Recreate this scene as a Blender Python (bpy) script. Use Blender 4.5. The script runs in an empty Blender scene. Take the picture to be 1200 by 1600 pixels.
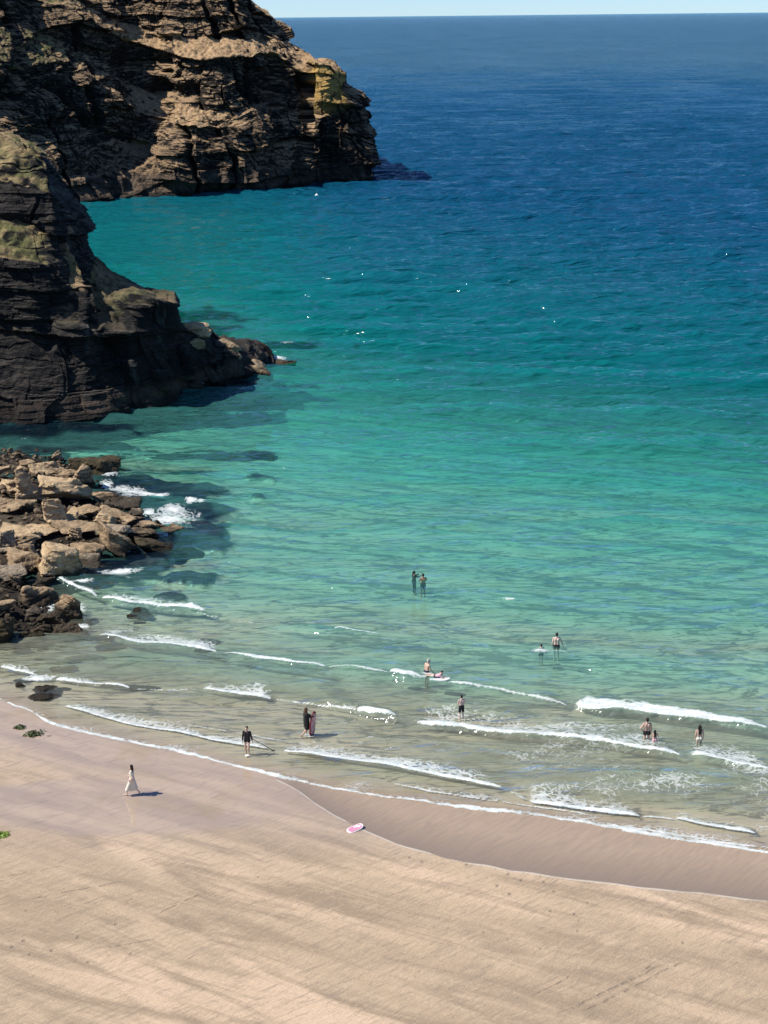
import bpy, bmesh, math, random
import numpy as np
from mathutils import Vector, Matrix, Euler, noise as mnoise

# ------------------------------------------------------------------ camera, sky, sun
scene = bpy.context.scene
COL = scene.collection
H, F = 36.5, 2400.0                      # camera height above the water, focal length in photo pixels
PITCH, ROLL = math.radians(17.93), math.radians(-0.6)
cd = bpy.data.cameras.new("camera"); cam = bpy.data.objects.new("camera", cd); COL.objects.link(cam)
cd.sensor_fit = 'VERTICAL'; cd.sensor_height = 36.0; cd.lens = 36.0 * F / 1600.0
cd.clip_start = 0.5; cd.clip_end = 60000
RM = Matrix.Rotation(math.pi/2 - PITCH, 3, 'X') @ Matrix.Rotation(ROLL, 3, 'Z')
cam.location = (0, 0, H); cam.rotation_euler = RM.to_euler()
scene.camera = cam

SUN_EL = math.radians(50)
sd = Vector((0.985, 0.13, 0)).normalized() * math.cos(SUN_EL); sd.z = -math.sin(SUN_EL)   # way the light travels
sl = bpy.data.lights.new("sun", 'SUN'); sl.energy = 5.0; sl.angle = math.radians(0.5); sl.color = (1.0, 0.955, 0.88)
so = bpy.data.objects.new("sun", sl); COL.objects.link(so); so.rotation_euler = sd.to_track_quat('-Z', 'Y').to_euler()
so.location = (-60, -20, 120)

world = bpy.data.worlds.new("World"); scene.world = world; world.use_nodes = True
wn = world.node_tree.nodes; wl = world.node_tree.links; wn.clear()
wo = wn.new('ShaderNodeOutputWorld'); wb = wn.new('ShaderNodeBackground'); ws = wn.new('ShaderNodeTexSky')
ws.sky_type = 'NISHITA'; ws.sun_disc = False; ws.sun_elevation = SUN_EL
ws.sun_rotation = math.atan2(-sd.x, -sd.y); ws.altitude = 40; ws.air_density = 0.62; ws.dust_density = 0.05; ws.ozone_density = 4.5
wb.inputs['Strength'].default_value = 0.105
wm = wn.new('ShaderNodeMix'); wm.data_type = 'RGBA'; wm.blend_type = 'MULTIPLY'; wm.inputs[0].default_value = 1.0
wm.inputs[7].default_value = (0.80, 0.94, 1.10, 1)
wl.new(ws.outputs[0], wm.inputs[6]); wl.new(wm.outputs[2], wb.inputs[0]); wl.new(wb.outputs[0], wo.inputs[0])
scene.view_settings.view_transform = 'Standard'; scene.view_settings.look = 'None'
scene.view_settings.exposure = 0.3; scene.view_settings.gamma = 1.0
scene.cycles.max_bounces = 8; scene.cycles.transparent_max_bounces = 12; scene.cycles.caustics_reflective = False
scene.cycles.caustics_refractive = False; scene.cycles.use_denoising = True

# ------------------------------------------------------------------ helpers
RMn = np.array(RM)
def ray(px, py):
    v = RMn @ np.array([(px - 600.0), -(py - 800.0), -F]); return v / np.linalg.norm(v)
def G(px, py, z=0.0):                    # ground point seen at a photo pixel
    v = ray(px, py); t = (z - H) / v[2]; return np.array([v[0]*t, v[1]*t, z])
def P(px, py, Y):                        # point at ground distance Y seen at a photo pixel
    v = ray(px, py); t = Y / v[1]; return np.array([v[0]*t, Y, H + v[2]*t])

def h3(ix, iy, iz, seed=0):
    with np.errstate(over='ignore'):
        n = (ix*73856093 ^ iy*19349663 ^ iz*83492791 ^ (seed*2654435761)) & 0xffffffff
        n = (n ^ (n >> 15)) * 2246822519 & 0xffffffff
        n = (n ^ (n >> 13)) * 3266489917 & 0xffffffff
        n = n ^ (n >> 16)
    return n.astype(np.float64) / 4294967295.0
def vnoise(x, y, z=None, seed=0):        # smooth value noise, 0..1
    x = np.asarray(x, float); y = np.asarray(y, float)
    if z is None:
        xi, yi = np.floor(x), np.floor(y); u, v = x-xi, y-yi; u = u*u*(3-2*u); v = v*v*(3-2*v)
        xi = xi.astype(np.int64); yi = yi.astype(np.int64); o = np.int64(0)
        a0 = h3(xi, yi, o, seed); a1 = h3(xi+1, yi, o, seed); b0 = h3(xi, yi+1, o, seed); b1 = h3(xi+1, yi+1, o, seed)
        a0 = a0 + (a1-a0)*u; b0 = b0 + (b1-b0)*u
        return a0 + (b0-a0)*v
    z = np.asarray(z, float) + np.zeros_like(x)
    xi, yi, zi = np.floor(x), np.floor(y), np.floor(z); u, v, w = x-xi, y-yi, z-zi
    u = u*u*(3-2*u); v = v*v*(3-2*v); w = w*w*(3-2*w)
    xi = xi.astype(np.int64); yi = yi.astype(np.int64); zi = zi.astype(np.int64)
    r = 0
    for a in (0, 1):
        for b in (0, 1):
            for c in (0, 1):
                r = r + h3(xi+a, yi+b, zi+c, seed) * (u if a else 1-u) * (v if b else 1-v) * (w if c else 1-w)
    return r
def fbm(x, y, z=None, oct=4, seed=0):
    s = 0; a = .5; t = 0
    for k in range(oct):
        f = 2.03**k
        s = s + a*vnoise(x*f, y*f, None if z is None else z*f, seed+k*17); t += a; a *= .5
    return s / t
def sst(a, b, x):
    t = np.clip((x-a)/(b-a), 0, 1); return t*t*(3-2*t)

def grid_mesh(name, X, Y, Z, mat=None, attrs=None, smooth=True, flip=False):
    n, m = X.shape
    me = bpy.data.meshes.new(name)
    co = np.stack([X, Y, Z], -1).reshape(-1, 3).astype(np.float32)
    i = np.arange(n*m).reshape(n, m)
    q = np.stack([i[:-1, :-1], i[:-1, 1:], i[1:, 1:], i[1:, :-1]], -1).reshape(-1, 4)
    if flip: q = q[:, ::-1]
    nf = len(q)
    me.vertices.add(len(co)); me.vertices.foreach_set('co', co.ravel())
    me.loops.add(nf*4); me.loops.foreach_set('vertex_index', q.ravel().astype(np.int32))
    me.polygons.add(nf); me.polygons.foreach_set('loop_start', np.arange(0, nf*4, 4, dtype=np.int32))
    me.polygons.foreach_set('loop_total', np.full(nf, 4, np.int32))
    me.update(calc_edges=True)
    me.polygons.foreach_set('use_smooth', np.full(nf, smooth, bool))
    for k, v in (attrs or {}).items():
        a = me.attributes.new(k, 'FLOAT', 'POINT'); a.data.foreach_set('value', v.ravel().astype(np.float32))
    if mat: me.materials.append(mat)
    o = bpy.data.objects.new(name, me); LATE.append(o); return o
LATE = []                                # heavy meshes, linked once everything else is built
def tag(o, label=None, cat=None, group=None, kind=None):
    if label: o['label'] = label
    if cat: o['category'] = cat
    if group: o['group'] = group
    if kind: o['kind'] = kind
    return o

class NT:                                # small node-tree helper
    def __init__(s, name):
        s.m = bpy.data.materials.new(name); s.m.use_nodes = True
        s.t = s.m.node_tree; s.t.nodes.clear(); s.out = s.t.nodes.new('ShaderNodeOutputMaterial')
    def n(s, typ, _in=None, **kw):
        nd = s.t.nodes.new(typ)
        for k, v in kw.items(): setattr(nd, k, v)
        for k, v in (_in or {}).items(): s.set(nd.inputs[k], v)
        return nd
    def set(s, sock, v):
        if isinstance(v, bpy.types.NodeSocket): s.t.links.new(v, sock)
        elif isinstance(v, (tuple, list)) and sock.type == 'RGBA' and len(v) == 3: sock.default_value = (*v, 1)
        else: sock.default_value = v
    def attr(s, name): return s.n('ShaderNodeAttribute', attribute_name=name).outputs['Fac']
    def math(s, op, a, b=0.0, c=0.0, clamp=False):
        nd = s.n('ShaderNodeMath', operation=op, use_clamp=clamp)
        s.set(nd.inputs[0], a); s.set(nd.inputs[1], b); s.set(nd.inputs[2], c); return nd.outputs[0]
    def mix(s, f, a, b, mode='MIX'):
        nd = s.n('ShaderNodeMix', data_type='RGBA', blend_type=mode)
        s.set(nd.inputs[0], f); s.set(nd.inputs[6], a); s.set(nd.inputs[7], b); return nd.outputs[2]
    def mapr(s, v, a, b, c=0.0, d=1.0, smooth=False):
        nd = s.n('ShaderNodeMapRange', interpolation_type='SMOOTHSTEP' if smooth else 'LINEAR')
        for i, x in enumerate((v, a, b, c, d)): s.set(nd.inputs[i], x)
        return nd.outputs[0]
    def pos(s): return s.n('ShaderNodeNewGeometry').outputs['Position']
    def mapping(s, vec, scale=(1, 1, 1), rot=(0, 0, 0), loc=(0, 0, 0)):
        if any(rot):                     # turn first, then scale
            r_ = s.n('ShaderNodeMapping'); s.set(r_.inputs[0], vec); r_.inputs['Rotation'].default_value = rot; vec = r_.outputs[0]
        nd = s.n('ShaderNodeMapping'); s.set(nd.inputs[0], vec)
        nd.inputs['Scale'].default_value = scale; nd.inputs['Location'].default_value = loc
        return nd.outputs[0]
    def noise(s, vec, scale, detail=3, rough=.5, dist=0.0, out='Fac'):
        nd = s.n('ShaderNodeTexNoise'); s.set(nd.inputs['Vector'], vec); nd.inputs['Scale'].default_value = scale
        nd.inputs['Detail'].default_value = detail; nd.inputs['Roughness'].default_value = rough; nd.inputs['Distortion'].default_value = dist
        return nd.outputs[out]
    def ramp(s, f, stops):
        nd = s.n('ShaderNodeValToRGB'); s.set(nd.inputs[0], f); cr = nd.color_ramp
        while len(cr.elements) < len(stops): cr.elements.new(.5)
        for e, (p, c) in zip(cr.elements, stops): e.position = p; e.color = (*c, 1)
        return nd.outputs[0]
    def bump(s, h, strength, dist=1.0, normal=None):
        nd = s.n('ShaderNodeBump'); s.set(nd.inputs['Height'], h); s.set(nd.inputs['Strength'], strength); nd.inputs['Distance'].default_value = dist
        if normal is not None: s.set(nd.inputs['Normal'], normal)
        return nd.outputs[0]
    def bsdf(s, **kw):
        nd = s.n('ShaderNodeBsdfPrincipled')
        for k, v in kw.items(): s.set(nd.inputs[k.replace('_', ' ')], v)
        s.t.links.new(nd.outputs[0], s.out.inputs[0]); return nd
# ------------------------------------------------------------------ shore lines, read as world curves y(x)
def curve(pts):
    w = np.array([G(*p) for p in pts]); o = np.argsort(w[:, 0]); w = w[o]
    return w[:, 0], w[:, 1]
def yat(c, x, ext=True):
    xs, ys = c; y = np.interp(x, xs, ys)
    if ext:
        y = np.where(x < xs[0], ys[0] - 0.40*(x-xs[0]), y); y = np.where(x > xs[-1], ys[-1] - 0.40*(x-xs[-1]), y)
    return y
EDGE = curve([(0,1095),(45,1110),(72,1128),(100,1138),(160,1152),(260,1172),(330,1188),(400,1206),(450,1219),(520,1233),(600,1246),(680,1257),(760,1268),(850,1276),(950,1293),(1050,1311),(1120,1321),(1200,1334)])
FILM = curve([(400,1206),(440,1222),(465,1236),(490,1256),(520,1276),(560,1297),(620,1323),(700,1346),(800,1366),(900,1379),(1000,1391),(1100,1401),(1200,1413)])
def shore(x, y):                          # metres seaward of the swash edge (negative on the beach)
    wob = .25*(fbm(x*.6, x*0+3.3, oct=3, seed=5)-.5) + .1*(vnoise(x*2.7, x*0, seed=8)-.5)
    return (y - yat(EDGE, x) + wob) * 0.925
def depth_of(x, y):
    d = shore(x, y)
    z = np.where(d < 0, d*.03, 0.045*np.clip(d, 0, 12) + .035*np.clip(d-12, 0, 40) + .045*np.clip(d-52, 0, 120) + .02*np.clip(d-172, 0, 200))
    deep = sst(0, 1, (y - 72 + 1.15*np.clip(x, -200, 400) - 70*sst(2, -30, x)*sst(600, 340, y))/300.0)
    z = z + deep*13*sst(25, 170, d)
    return z, deep
REEF_AND_SHADE = [(250,742,95,20),(215,765,60,22),(300,805,60,14),(315,775,50,16),(320,828,45,12),(330,815,30,20),(230,850,50,14),(290,885,36,9),(230,868,44,12),(200,885,60,10),
        (255,918,18,5),(325,990,16,4),(318,1003,14,5),(455,543,50,6),(405,578,34,9),(320,493,52,6),(384,497,24,3.5),(325,518,50,6),(360,598,40,6),(40,1060,18,4),
        (175,1065,24,4),(230,1068,22,3),(36,1012,22,4),(118,1020,22,4),(60,1023,10,3),(158,985,18,3),(175,1000,20,3),(80,1078,24,6),(100,1072,16,4),
        (145,672,60,9),(60,672,90,12),(50,702,80,10),(120,700,50,8),(400,748,12,3),(215,725,30,8),(660,562,1,1)]  # cove entries paint the cliff's shade and dark reflection on the water
def reef_shade_at(x, y):
    r = np.zeros_like(x); w = 1.0 + 1.5*(fbm(x*.35, y*.28, oct=5, seed=31)-.5)*2
    for cx, cy, rx, ry in REEF_AND_SHADE:
        c = G(cx, cy); ex = abs(G(cx+rx, cy)[0]-c[0]); ey = abs(G(cx, cy-ry)[1]-c[1])
        d = ((x-c[0])/ex)**2 + ((y-c[1])/ey)**2
        r = np.maximum(r, 1 - sst(.45, 1.35, d*np.clip(w, .2, 2.4)))
    return r

# ------------------------------------------------------------------ sand and sea bed, one sheet to the horizon
def rows_cols(y0, step_px, px_step, near_px=1640, far_px=60):
    pys = np.arange(near_px, far_px, -step_px)
    ys = np.array([G(600, p)[1] for p in pys])
    ys = ys[ys > y0]
    ys = np.concatenate([ys, np.geomspace(ys[-1]*1.02, 40000, 90)])
    tx = np.arange(-790, 791, px_step)/F
    out = np.tan(np.radians(np.linspace(20, 76, 26)))
    tx = np.concatenate([-out[::-1], tx, out])
    return ys, tx
ys = np.concatenate([np.linspace(-25, 36, 40), np.arange(36.5, 48, .25), rows_cols(48.1, 1.5, 3)[0]])
tx = rows_cols(48, 1.5, 2.6)[1]
Yg = ys[:, None] + 0*tx[None]; Xg = (np.maximum(ys, 48) + 12)[:, None]*tx[None]
dep, deep = depth_of(Xg, Yg)
reef = reef_shade_at(Xg, Yg)  # reef cover together with the painted cove shade
sh = shore(Xg, Yg)
zs = -dep
beach = sst(-2, -12, sh)
u = Xg*.36 + Yg*.93; v = Xg*.93 - Yg*.36
zs += beach*(.10*(fbm(u*.22, v*.035, oct=3, seed=2)-.5) + .05*(fbm(u*.55+v*.1, v*.09, oct=3, seed=3)-.5))
zs += sst(-1, 6, sh)*.05*(fbm(Xg*.5, Yg*.5, oct=3, seed=4)-.5)
zs = np.where(sh > 8, zs + reef*.5*sst(6, 30, sh)*np.clip(.6+1.4*(fbm(Xg*.5, Yg*.5, oct=3, seed=9)-.3), 0, 2), zs)
fl = (Yg - yat(FILM, Xg))*.93 + .12*(vnoise(Xg*1.1, Xg*0, seed=12)-.5)
film = ((fl > 0) & (Xg > G(395, 1206)[0])).astype(float)*(sh < .6) * sst(-7, -5.6, Xg)
filmd = sst(0.0, .06, fl)*(sh < .6)*sst(G(400, 1210)[0], G(470, 1240)[0], Xg)
zs += -.015*filmd*(sh < 0)
wetn = sst(-7, 1.5, sh + 3*(fbm(Xg*.12, Yg*.3, oct=3, seed=14)-.5)) + .45*sst(4, -10, Xg)*sst(58, 66, Yg)
wc = G(200, 1262); wetn = np.maximum(wetn, 1.2*(1-sst(.3, 1.2, ((Xg-wc[0])/9)**2 + ((Yg-wc[1])/3.6)**2 + .6*(fbm(Xg*.4, Yg*.6, oct=3, seed=19)-.5))))
wetn = np.clip(wetn, 0, 1)

# sand material
n = NT("wet_sand")
p = n.pos()
wetA, filmA, reef_shadeA, flA = n.attr('wet'), n.attr('film'), n.attr('reef'), n.attr('filmedge')
bars = n.noise(n.mapping(p, (.05, .34, .4), (0, 0, math.radians(34))), 1.0, 3, .5, .4)
bars2 = n.noise(n.mapping(p, (.14, .85, .4), (0, 0, math.radians(27))), 1.0, 4, .6, .5)
streak = n.noise(n.mapping(p, (.9, 5.5, 1), (0, 0, math.radians(-38))), 1.0, 4, .62, .7)
streak2 = n.noise(n.mapping(p, (2.5, 14, 1), (0, 0, math.radians(-52))), 1.0, 3, .6, .5)
fine = n.noise(p, 9.0, 5, .65)
blot = n.noise(p, .23, 4, .6, .5)
grit = n.noise(n.mapping(p, (1.6, 3.2, 1), (0, 0, math.radians(-20))), 2.2, 5, .72, .6)
c = n.ramp(bars, [(.30, (.36, .262, .175)), (.47, (.49, .365, .245)), (.62, (.60, .44, .30)), (.8, (.65, .48, .33))])
c = n.mix(n.mapr(bars2, .46, .64), c, (.33, .245, .165))
c = n.mix(n.math('MULTIPLY', n.mapr(streak, .50, .70), .6), c, (.27, .21, .155))
c = n.mix(n.math('MULTIPLY', n.mapr(streak2, .52, .75), .28), c, (.24, .195, .15))
c = n.mix(n.math('MULTIPLY', n.mapr(streak, .42, .25), .35), c, (.62, .50, .37))
c = n.mix(n.math('MULTIPLY', n.mapr(fine, .55, .8), .35), c, (.2, .16, .12))
c = n.mix(n.math('MULTIPLY', n.mapr(grit, .54, .72), .28), c, (.25, .19, .13))
c = n.mix(n.math('MULTIPLY', n.mapr(grit, .45, .3), .22), c, (.74, .57, .38))
# wet mauve sand near the water, ochre damp patches
w = n.mix(n.mapr(bars2, .35, .7), (.46, .352, .262), (.35, .268, .205))
w = n.mix(n.math('MULTIPLY', n.mapr(streak, .52, .7), .5), w, (.24, .19, .165))
w = n.mix(n.math('MULTIPLY', n.mapr(blot, .54, .7), .55), w, (.33, .25, .13))
c = n.mix(n.math('MULTIPLY', wetA, n.mapr(bars2, .3, .6, .75, 1.0)), c, w)
fstr = n.noise(n.mapping(p, (.7, 5.0, 1), (0, 0, math.radians(-48))), 1.0, 4, .6, .9)
fc = n.mix(n.mapr(fstr, .35, .7), (.42, .308, .208), (.34, .252, .175))
fc = n.mix(n.mapr(flA, 0.0, 3.2, 0.75, 0.0), fc, (.20, .155, .115))
c = n.mix(filmA, c, fc)
sub = n.attr('under')
c = n.mix(n.math('MULTIPLY', sub, .85), c, n.mix(n.mapr(blot, .4, .65), (.56, .48, .34), (.44, .375, .265)))
line = n.math('MULTIPLY', n.mapr(n.math('ABSOLUTE', n.math('SUBTRACT', flA, .03)), .045, .10, 1, 0), n.mapr(n.noise(p, .5, 2), .36, .5))
c = n.mix(n.math('MULTIPLY', line, .55), c, (.72, .64, .52))
weed = n.mix(n.mapr(n.noise(p, 1.6, 5, .6), .35, .65), (.008, .011, .014), (.04, .042, .032))
c = n.mix(n.mapr(reef_shadeA, .25, .6), c, weed)  # weed on the reef; in the cove the same dark paints shade
# cell texture for the shallow bed, linked to nothing
wv = n.n('ShaderNodeTexVoronoi', feature='SMOOTH_F1'); n.set(wv.inputs['Vector'], n.mapping(p, (1.3, 1.3, 1.3))); wv.inputs['Scale'].default_value = 1.2
hb = n.math('ADD', n.math('MULTIPLY', streak, .5), n.math('MULTIPLY', streak2, .35))
hb = n.math('ADD', hb, n.math('MULTIPLY', fine, .22))
hb = n.math('ADD', hb, n.math('MULTIPLY', grit, .6))
# faint drag marks running down the beach
def track(ax, ay, bx, by, wd):
    a, b = G(ax, ay), G(bx, by); L = float(np.hypot(*(b-a)[:2])); ang = math.atan2(b[1]-a[1], b[0]-a[0])
    q = n.mapping(n.n('ShaderNodeVectorMath', operation='SUBTRACT', _in={0: p, 1: tuple(a)}).outputs[0], rot=(0, 0, -ang))
    s = n.n('ShaderNodeSeparateXYZ', _in={0: q}); yy = n.math('ABSOLUTE', n.math('ADD', s.outputs[1], n.math('MULTIPLY', n.math('SUBTRACT', n.noise(p, .8, 2), .5), .35)))
    m = n.math('MULTIPLY', n.mapr(yy, wd*.4, wd, 1, 0), n.math('MULTIPLY', n.mapr(s.outputs[0], 0, .6), n.mapr(s.outputs[0], L-.6, L, 1, 0)))
    return n.math('MULTIPLY', m, n.mapr(n.noise(p, 3.0, 3), .38, .55))
fpv = n.n('ShaderNodeTexVoronoi', feature='F1'); n.set(fpv.inputs['Vector'], n.mapping(p, (1.7, 1.25, 0), (0, 0, .5))); fpv.inputs['Scale'].default_value = 1.0
foot = n.math('MULTIPLY', n.mapr(fpv.outputs['Distance'], .10, .17, 1, 0), n.mapr(n.noise(n.mapping(p, (.10, .22, 0), (0, 0, .6)), 1.0, 3, .55), .53, .60))
foot = n.math('MULTIPLY', foot, n.math('SUBTRACT', 1.0, n.math('MAXIMUM', wetA, filmA), clamp=True))
marks = foot
for t_ in ((870,1600,1050,1512,.09),(905,1600,1075,1510,.07),(980,1545,1030,1515,.08),(0,1385,110,1360,.06),(40,1420,210,1385,.06),(240,1445,330,1400,.05),(150,1500,260,1480,.05),(830,1575,900,1530,.05)):
    k_ = track(*t_); marks = k_ if marks is None else n.math('MAXIMUM', marks, k_)
c = n.mix(n.math('MULTIPLY', marks, .5), c, (.2, .155, .115))
hb = n.math('SUBTRACT', hb, n.math('MULTIPLY', marks, .5))
rough = n.mapr(n.math('MAXIMUM', wetA, filmA), 0, 1, .75, .04)
rough = n.math('ADD', rough, n.mapr(reef_shadeA, .2, .6, 0, .5), clamp=True)
nm = n.bump(hb, n.math('MULTIPLY', n.math('SUBTRACT', 1.0, sub), n.mapr(n.math('MAXIMUM', wetA, n.math('MULTIPLY', filmA, .8)), 0, 1, .75, .012)), .10)
n.bsdf(Base_Color=c, Roughness=rough, Normal=nm, Specular_IOR_Level=n.mapr(n.math('MAXIMUM', wetA, filmA), 0, 1, .25, .85))
SAND = n.m
bed = grid_mesh("beach_sand", Xg, Yg, zs, SAND, dict(wet=wetn, film=filmd, reef=reef*(sh > 0), under=sst(0, 2.5, sh), filmedge=np.where(np.abs(Xg) < 60, np.where(Xg > G(430, 1216)[0], fl, 9), 9)), flip=False)
tag(bed, kind='structure')

# ------------------------------------------------------------------ the sea
FOAMS = [  # crest polyline in photo pixels, foam strength, ridge height, front thickness m, trailing lace m
 ([(155,932),(200,941),(250,948),(300,950),(325,953)], 1.0, .22, .55, 1.6),
 ([(90,908),(110,916),(140,925),(152,930)], .85, .12, .28, .8),
 ([(152,990),(200,1004),(240,1012),(290,1018),(345,1023)], 1.0, .16, .38, 3.4),
 ([(345,1028),(380,1036),(420,1041),(470,1048),(512,1053)], 1.0, .2, .42, .6),
 ([(608,1064),(630,1068),(657,1070)], 1.0, .2, .5, .5),
 ([(893,1097),(930,1108),(1000,1114),(1060,1124),(1130,1135),(1210,1148)], 1.0, .34, 1.45, 1.2),
 ([(557,1110),(580,1118),(620,1125)], 1.0, .18, .40, .6),
 ([(640,1130),(700,1138),(760,1146),(800,1151),(850,1156),(900,1160),(950,1166),(1000,1174),(1040,1180),(1078,1187)], 1.0, .2, .42, 4.2),
 ([(1078,1184),(1120,1193),(1150,1203),(1210,1213)], 1.0, .22, .5, 4.0),
 ([(85,1062),(120,1066),(160,1071),(205,1075)], .9, .1, .28, 1.0),
 ([(315,1076),(350,1082),(400,1085),(425,1087)], 1.0, .14, .36, 1.8),
 ([(90,1100),(130,1112),(157,1121),(200,1131),(260,1141),(320,1153),(380,1164),(432,1172)], .92, .07, .22, 1.6),
 ([(430,1173),(480,1181),(540,1190),(600,1200),(660,1211),(700,1220),(750,1229),(795,1236)], 1.0, .11, .30, 2.6),
 ([(825,1253),(870,1261),(920,1268),(960,1273),(1003,1275)], 1.0, .13, .36, 2.4),
 ([(1055,1279),(1100,1290),(1140,1297),(1182,1302)], .95, .11, .3, 1.6),
 ([(0,1045),(25,1051),(60,1057)], .85, .06, .2, 1.4),
 ([(520,993),(560,997),(597,1000)], .75, .16, .14, .3),
 
 ([(835,1028),(860,1030),(890,1036)], .62, .1, .3, 1.6),
 ([(72,1128),(100,1139),(160,1153),(260,1173),(330,1189),(400,1207)], .0, .02, .1, .6),

 ([(425,1086),(470,1094),(520,1101),(560,1109)], .62, .08, .10, .8),
 ([(512,1053),(560,1058),(608,1064)], .62, .08, .14, .6),
 ([(657,1071),(720,1078),(800,1086),(893,1097)], .62, .10, .15, .5),
 ([(795,1237),(825,1252)], .60, .04, .10, .8),
 ([(1003,1276),(1030,1277),(1056,1280)], .66, .05, .12, .8),
 ([(600,1222),(680,1238),(760,1250),(850,1262),(930,1275)], .56, .03, .10, 1.2),
 ([(300,952),(330,957),(400,968),(460,980)], .52, .06, .08, .5),
 ([(205,1076),(260,1078),(315,1077)], .58, .06, .10, 1.0),
 ([(950,1290),(1020,1300),(1100,1312),(1210,1326)], .66, .03, .14, 1.6),
 ([(160,1122),(230,1126),(300,1133),(380,1145),(470,1162)], .5, .03, .08, 1.4),
]
RIDGES = [  # unbroken swell faces: crest in photo pixels, height, half width m
 ([(300,905),(400,906),(500,913),(600,925),(700,937),(800,948),(900,960),(1000,972),(1100,985),(1210,1000)], .30, 1.5),
 ([(380,975),(430,980),(500,990),(600,1003),(700,1014),(800,1030),(900,1042),(1000,1052),(1100,1066),(1210,1082)], .34, 1.3),
 ([(500,1052),(560,1058),(620,1064),(700,1075),(780,1082),(900,1092)], .24, 1.0),
 ([(420,1085),(500,1092),(560,1105),(620,1125),(700,1137),(800,1150),(1000,1174),(1210,1213)], .18, .8),
 ([(640,880),(760,886),(880,893),(1000,905),(1210,925)], .22, 1.6),
 ([(500,800),(650,812),(800,820),(1000,832),(1210,850)], .26, 2.2),
 ([(600,735),(800,742),(1000,752),(1210,765)], .28, 2.6),
 ([(400,690),(600,694),(850,704),(1210,712)], .28, 3.0),
 ([(560,640),(800,645),(1000,652),(1210,660)], .30, 3.4),
 ([(700,470),(900,475),(1100,478),(1210,480)], .45, 5),
 ([(800,1230),(900,1238),(1000,1250),(1100,1262),(1210,1276)], .08, .6),
 ([(150,1040),(300,1052),(420,1068),(560,1085)], .12, .8),
]
SPLASH = [(188,765,16,5),(205,768,28,7),(228,770,28,5),(246,774,16,4),(232,798,16,4),(262,803,34,7),(280,812,24,6),(248,812,14,4),(172,744,14,5),(165,758,10,5),
          (190,895,30,4),(130,912,18,3),(118,948,14,5),(75,948,12,5),(125,975,14,4),(390,560,12,3),(425,563,24,3.5),(410,548,10,2.5),(448,541,10,1.6),(300,790,12,2.5),(390,566,14,2.5),
          (386,1181,5,2),(483,1146,9,3),(846,1027,16,4),(668,1061,10,4),(655,1068,14,3),(60,1060,25,3),(315,790,8,2),(270,795,20,3),
          (795,948,10,1.6)]
ys2 = rows_cols(40, 1.0, 2)[0]; ys2 = np.concatenate([np.arange(30, ys2[0], 1.0), ys2])
_, tx2 = rows_cols(40, 1.25, 2.1)
Y2 = ys2[:, None] + 0*tx2[None]; X2 = (ys2 + 12)[:, None]*tx2[None]
d2, deep2 = depth_of(X2, Y2); s2 = shore(X2, Y2)
rng = np.random.RandomState(11)
rowdy = np.gradient(ys2)[:, None]; coldx = (np.gradient(tx2)[None]*(ys2+12)[:, None])
W = np.zeros_like(X2); DX = np.zeros_like(X2)
wx = X2 + .4*(fbm(X2*.05, Y2*.05, oct=2, seed=41)-.5); wy = Y2 + .8*(fbm(X2*.04, Y2*.06, oct=3, seed=42)-.5)
NW = 130
for i in range(NW):
    lam = .7*(30/.7)**(i/(NW-1.0))*(1+.03*rng.randn()); k = 2*math.pi/lam
    spread = .42 if lam < 2 else (.22 if lam < 8 else .12)
    th = math.radians(-93) + spread*rng.randn()
    st_ = .022 if lam < 1.5 else (.043 if lam < 7 else .043*(7/lam)**1.2)
    amp = st_*lam/6.283*(.6+.8*rng.rand())
    rd = lam/np.maximum(rowdy, 1e-6); cdx = lam/np.maximum(coldx, 1e-6)
    att = sst(1.4, 2.5, rd)*sst(1.2, 2.0, cdx)
    ph = k*(wx*math.cos(th) + wy*math.sin(th)) + rng.rand()*6.283
    a1, a2, a3 = rng.rand(3)*6.283
    env = 1.0 if lam > 12 else .8 + .55*np.sin(X2*(k/6.1) + Y2*(k/19) + a1)*np.sin(Y2*(k/4.7) - X2*(k/13) + a2)
    W += att*amp*env*(np.cos(ph) + .30*np.cos(2*ph))
patch = .8 + .4*fbm(X2*.02, Y2*.03, oct=3, seed=51)
att_shore = sst(0, 7, s2)*.6 + sst(8, 50, s2)*.4
shelter = 1 - .55*sst(-5, -45, X2)*sst(120, 190, Y2)
W = W*patch*att_shore*shelter*(1+.55*deep2)*(1+.3*sst(28, 70, s2))
foam = np.zeros_like(X2)
NR = int((ys2 < 260).sum()); X2_, Y2_, W_all, foam_all = X2, Y2, W, foam
X2, Y2, W, foam = X2[:NR], Y2[:NR], W[:NR], foam[:NR]   # the surf is all near: work on those rows only
def along(line, X):
    c = curve(line); x0, x1 = c[0][0], c[0][-1]
    wob = .35*(fbm(X*.45, X*0+1.7, oct=3, seed=int(abs(line[0][0]+line[0][1]))%97)-.5)
    s = (Y2 - yat(c, X, True) + wob)*.93
    L = max(.5, .16*(x1-x0)); e = sst(x0-.1, x0+L, X)*sst(x1+.1, x1-L, X)
    return s, e
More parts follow.
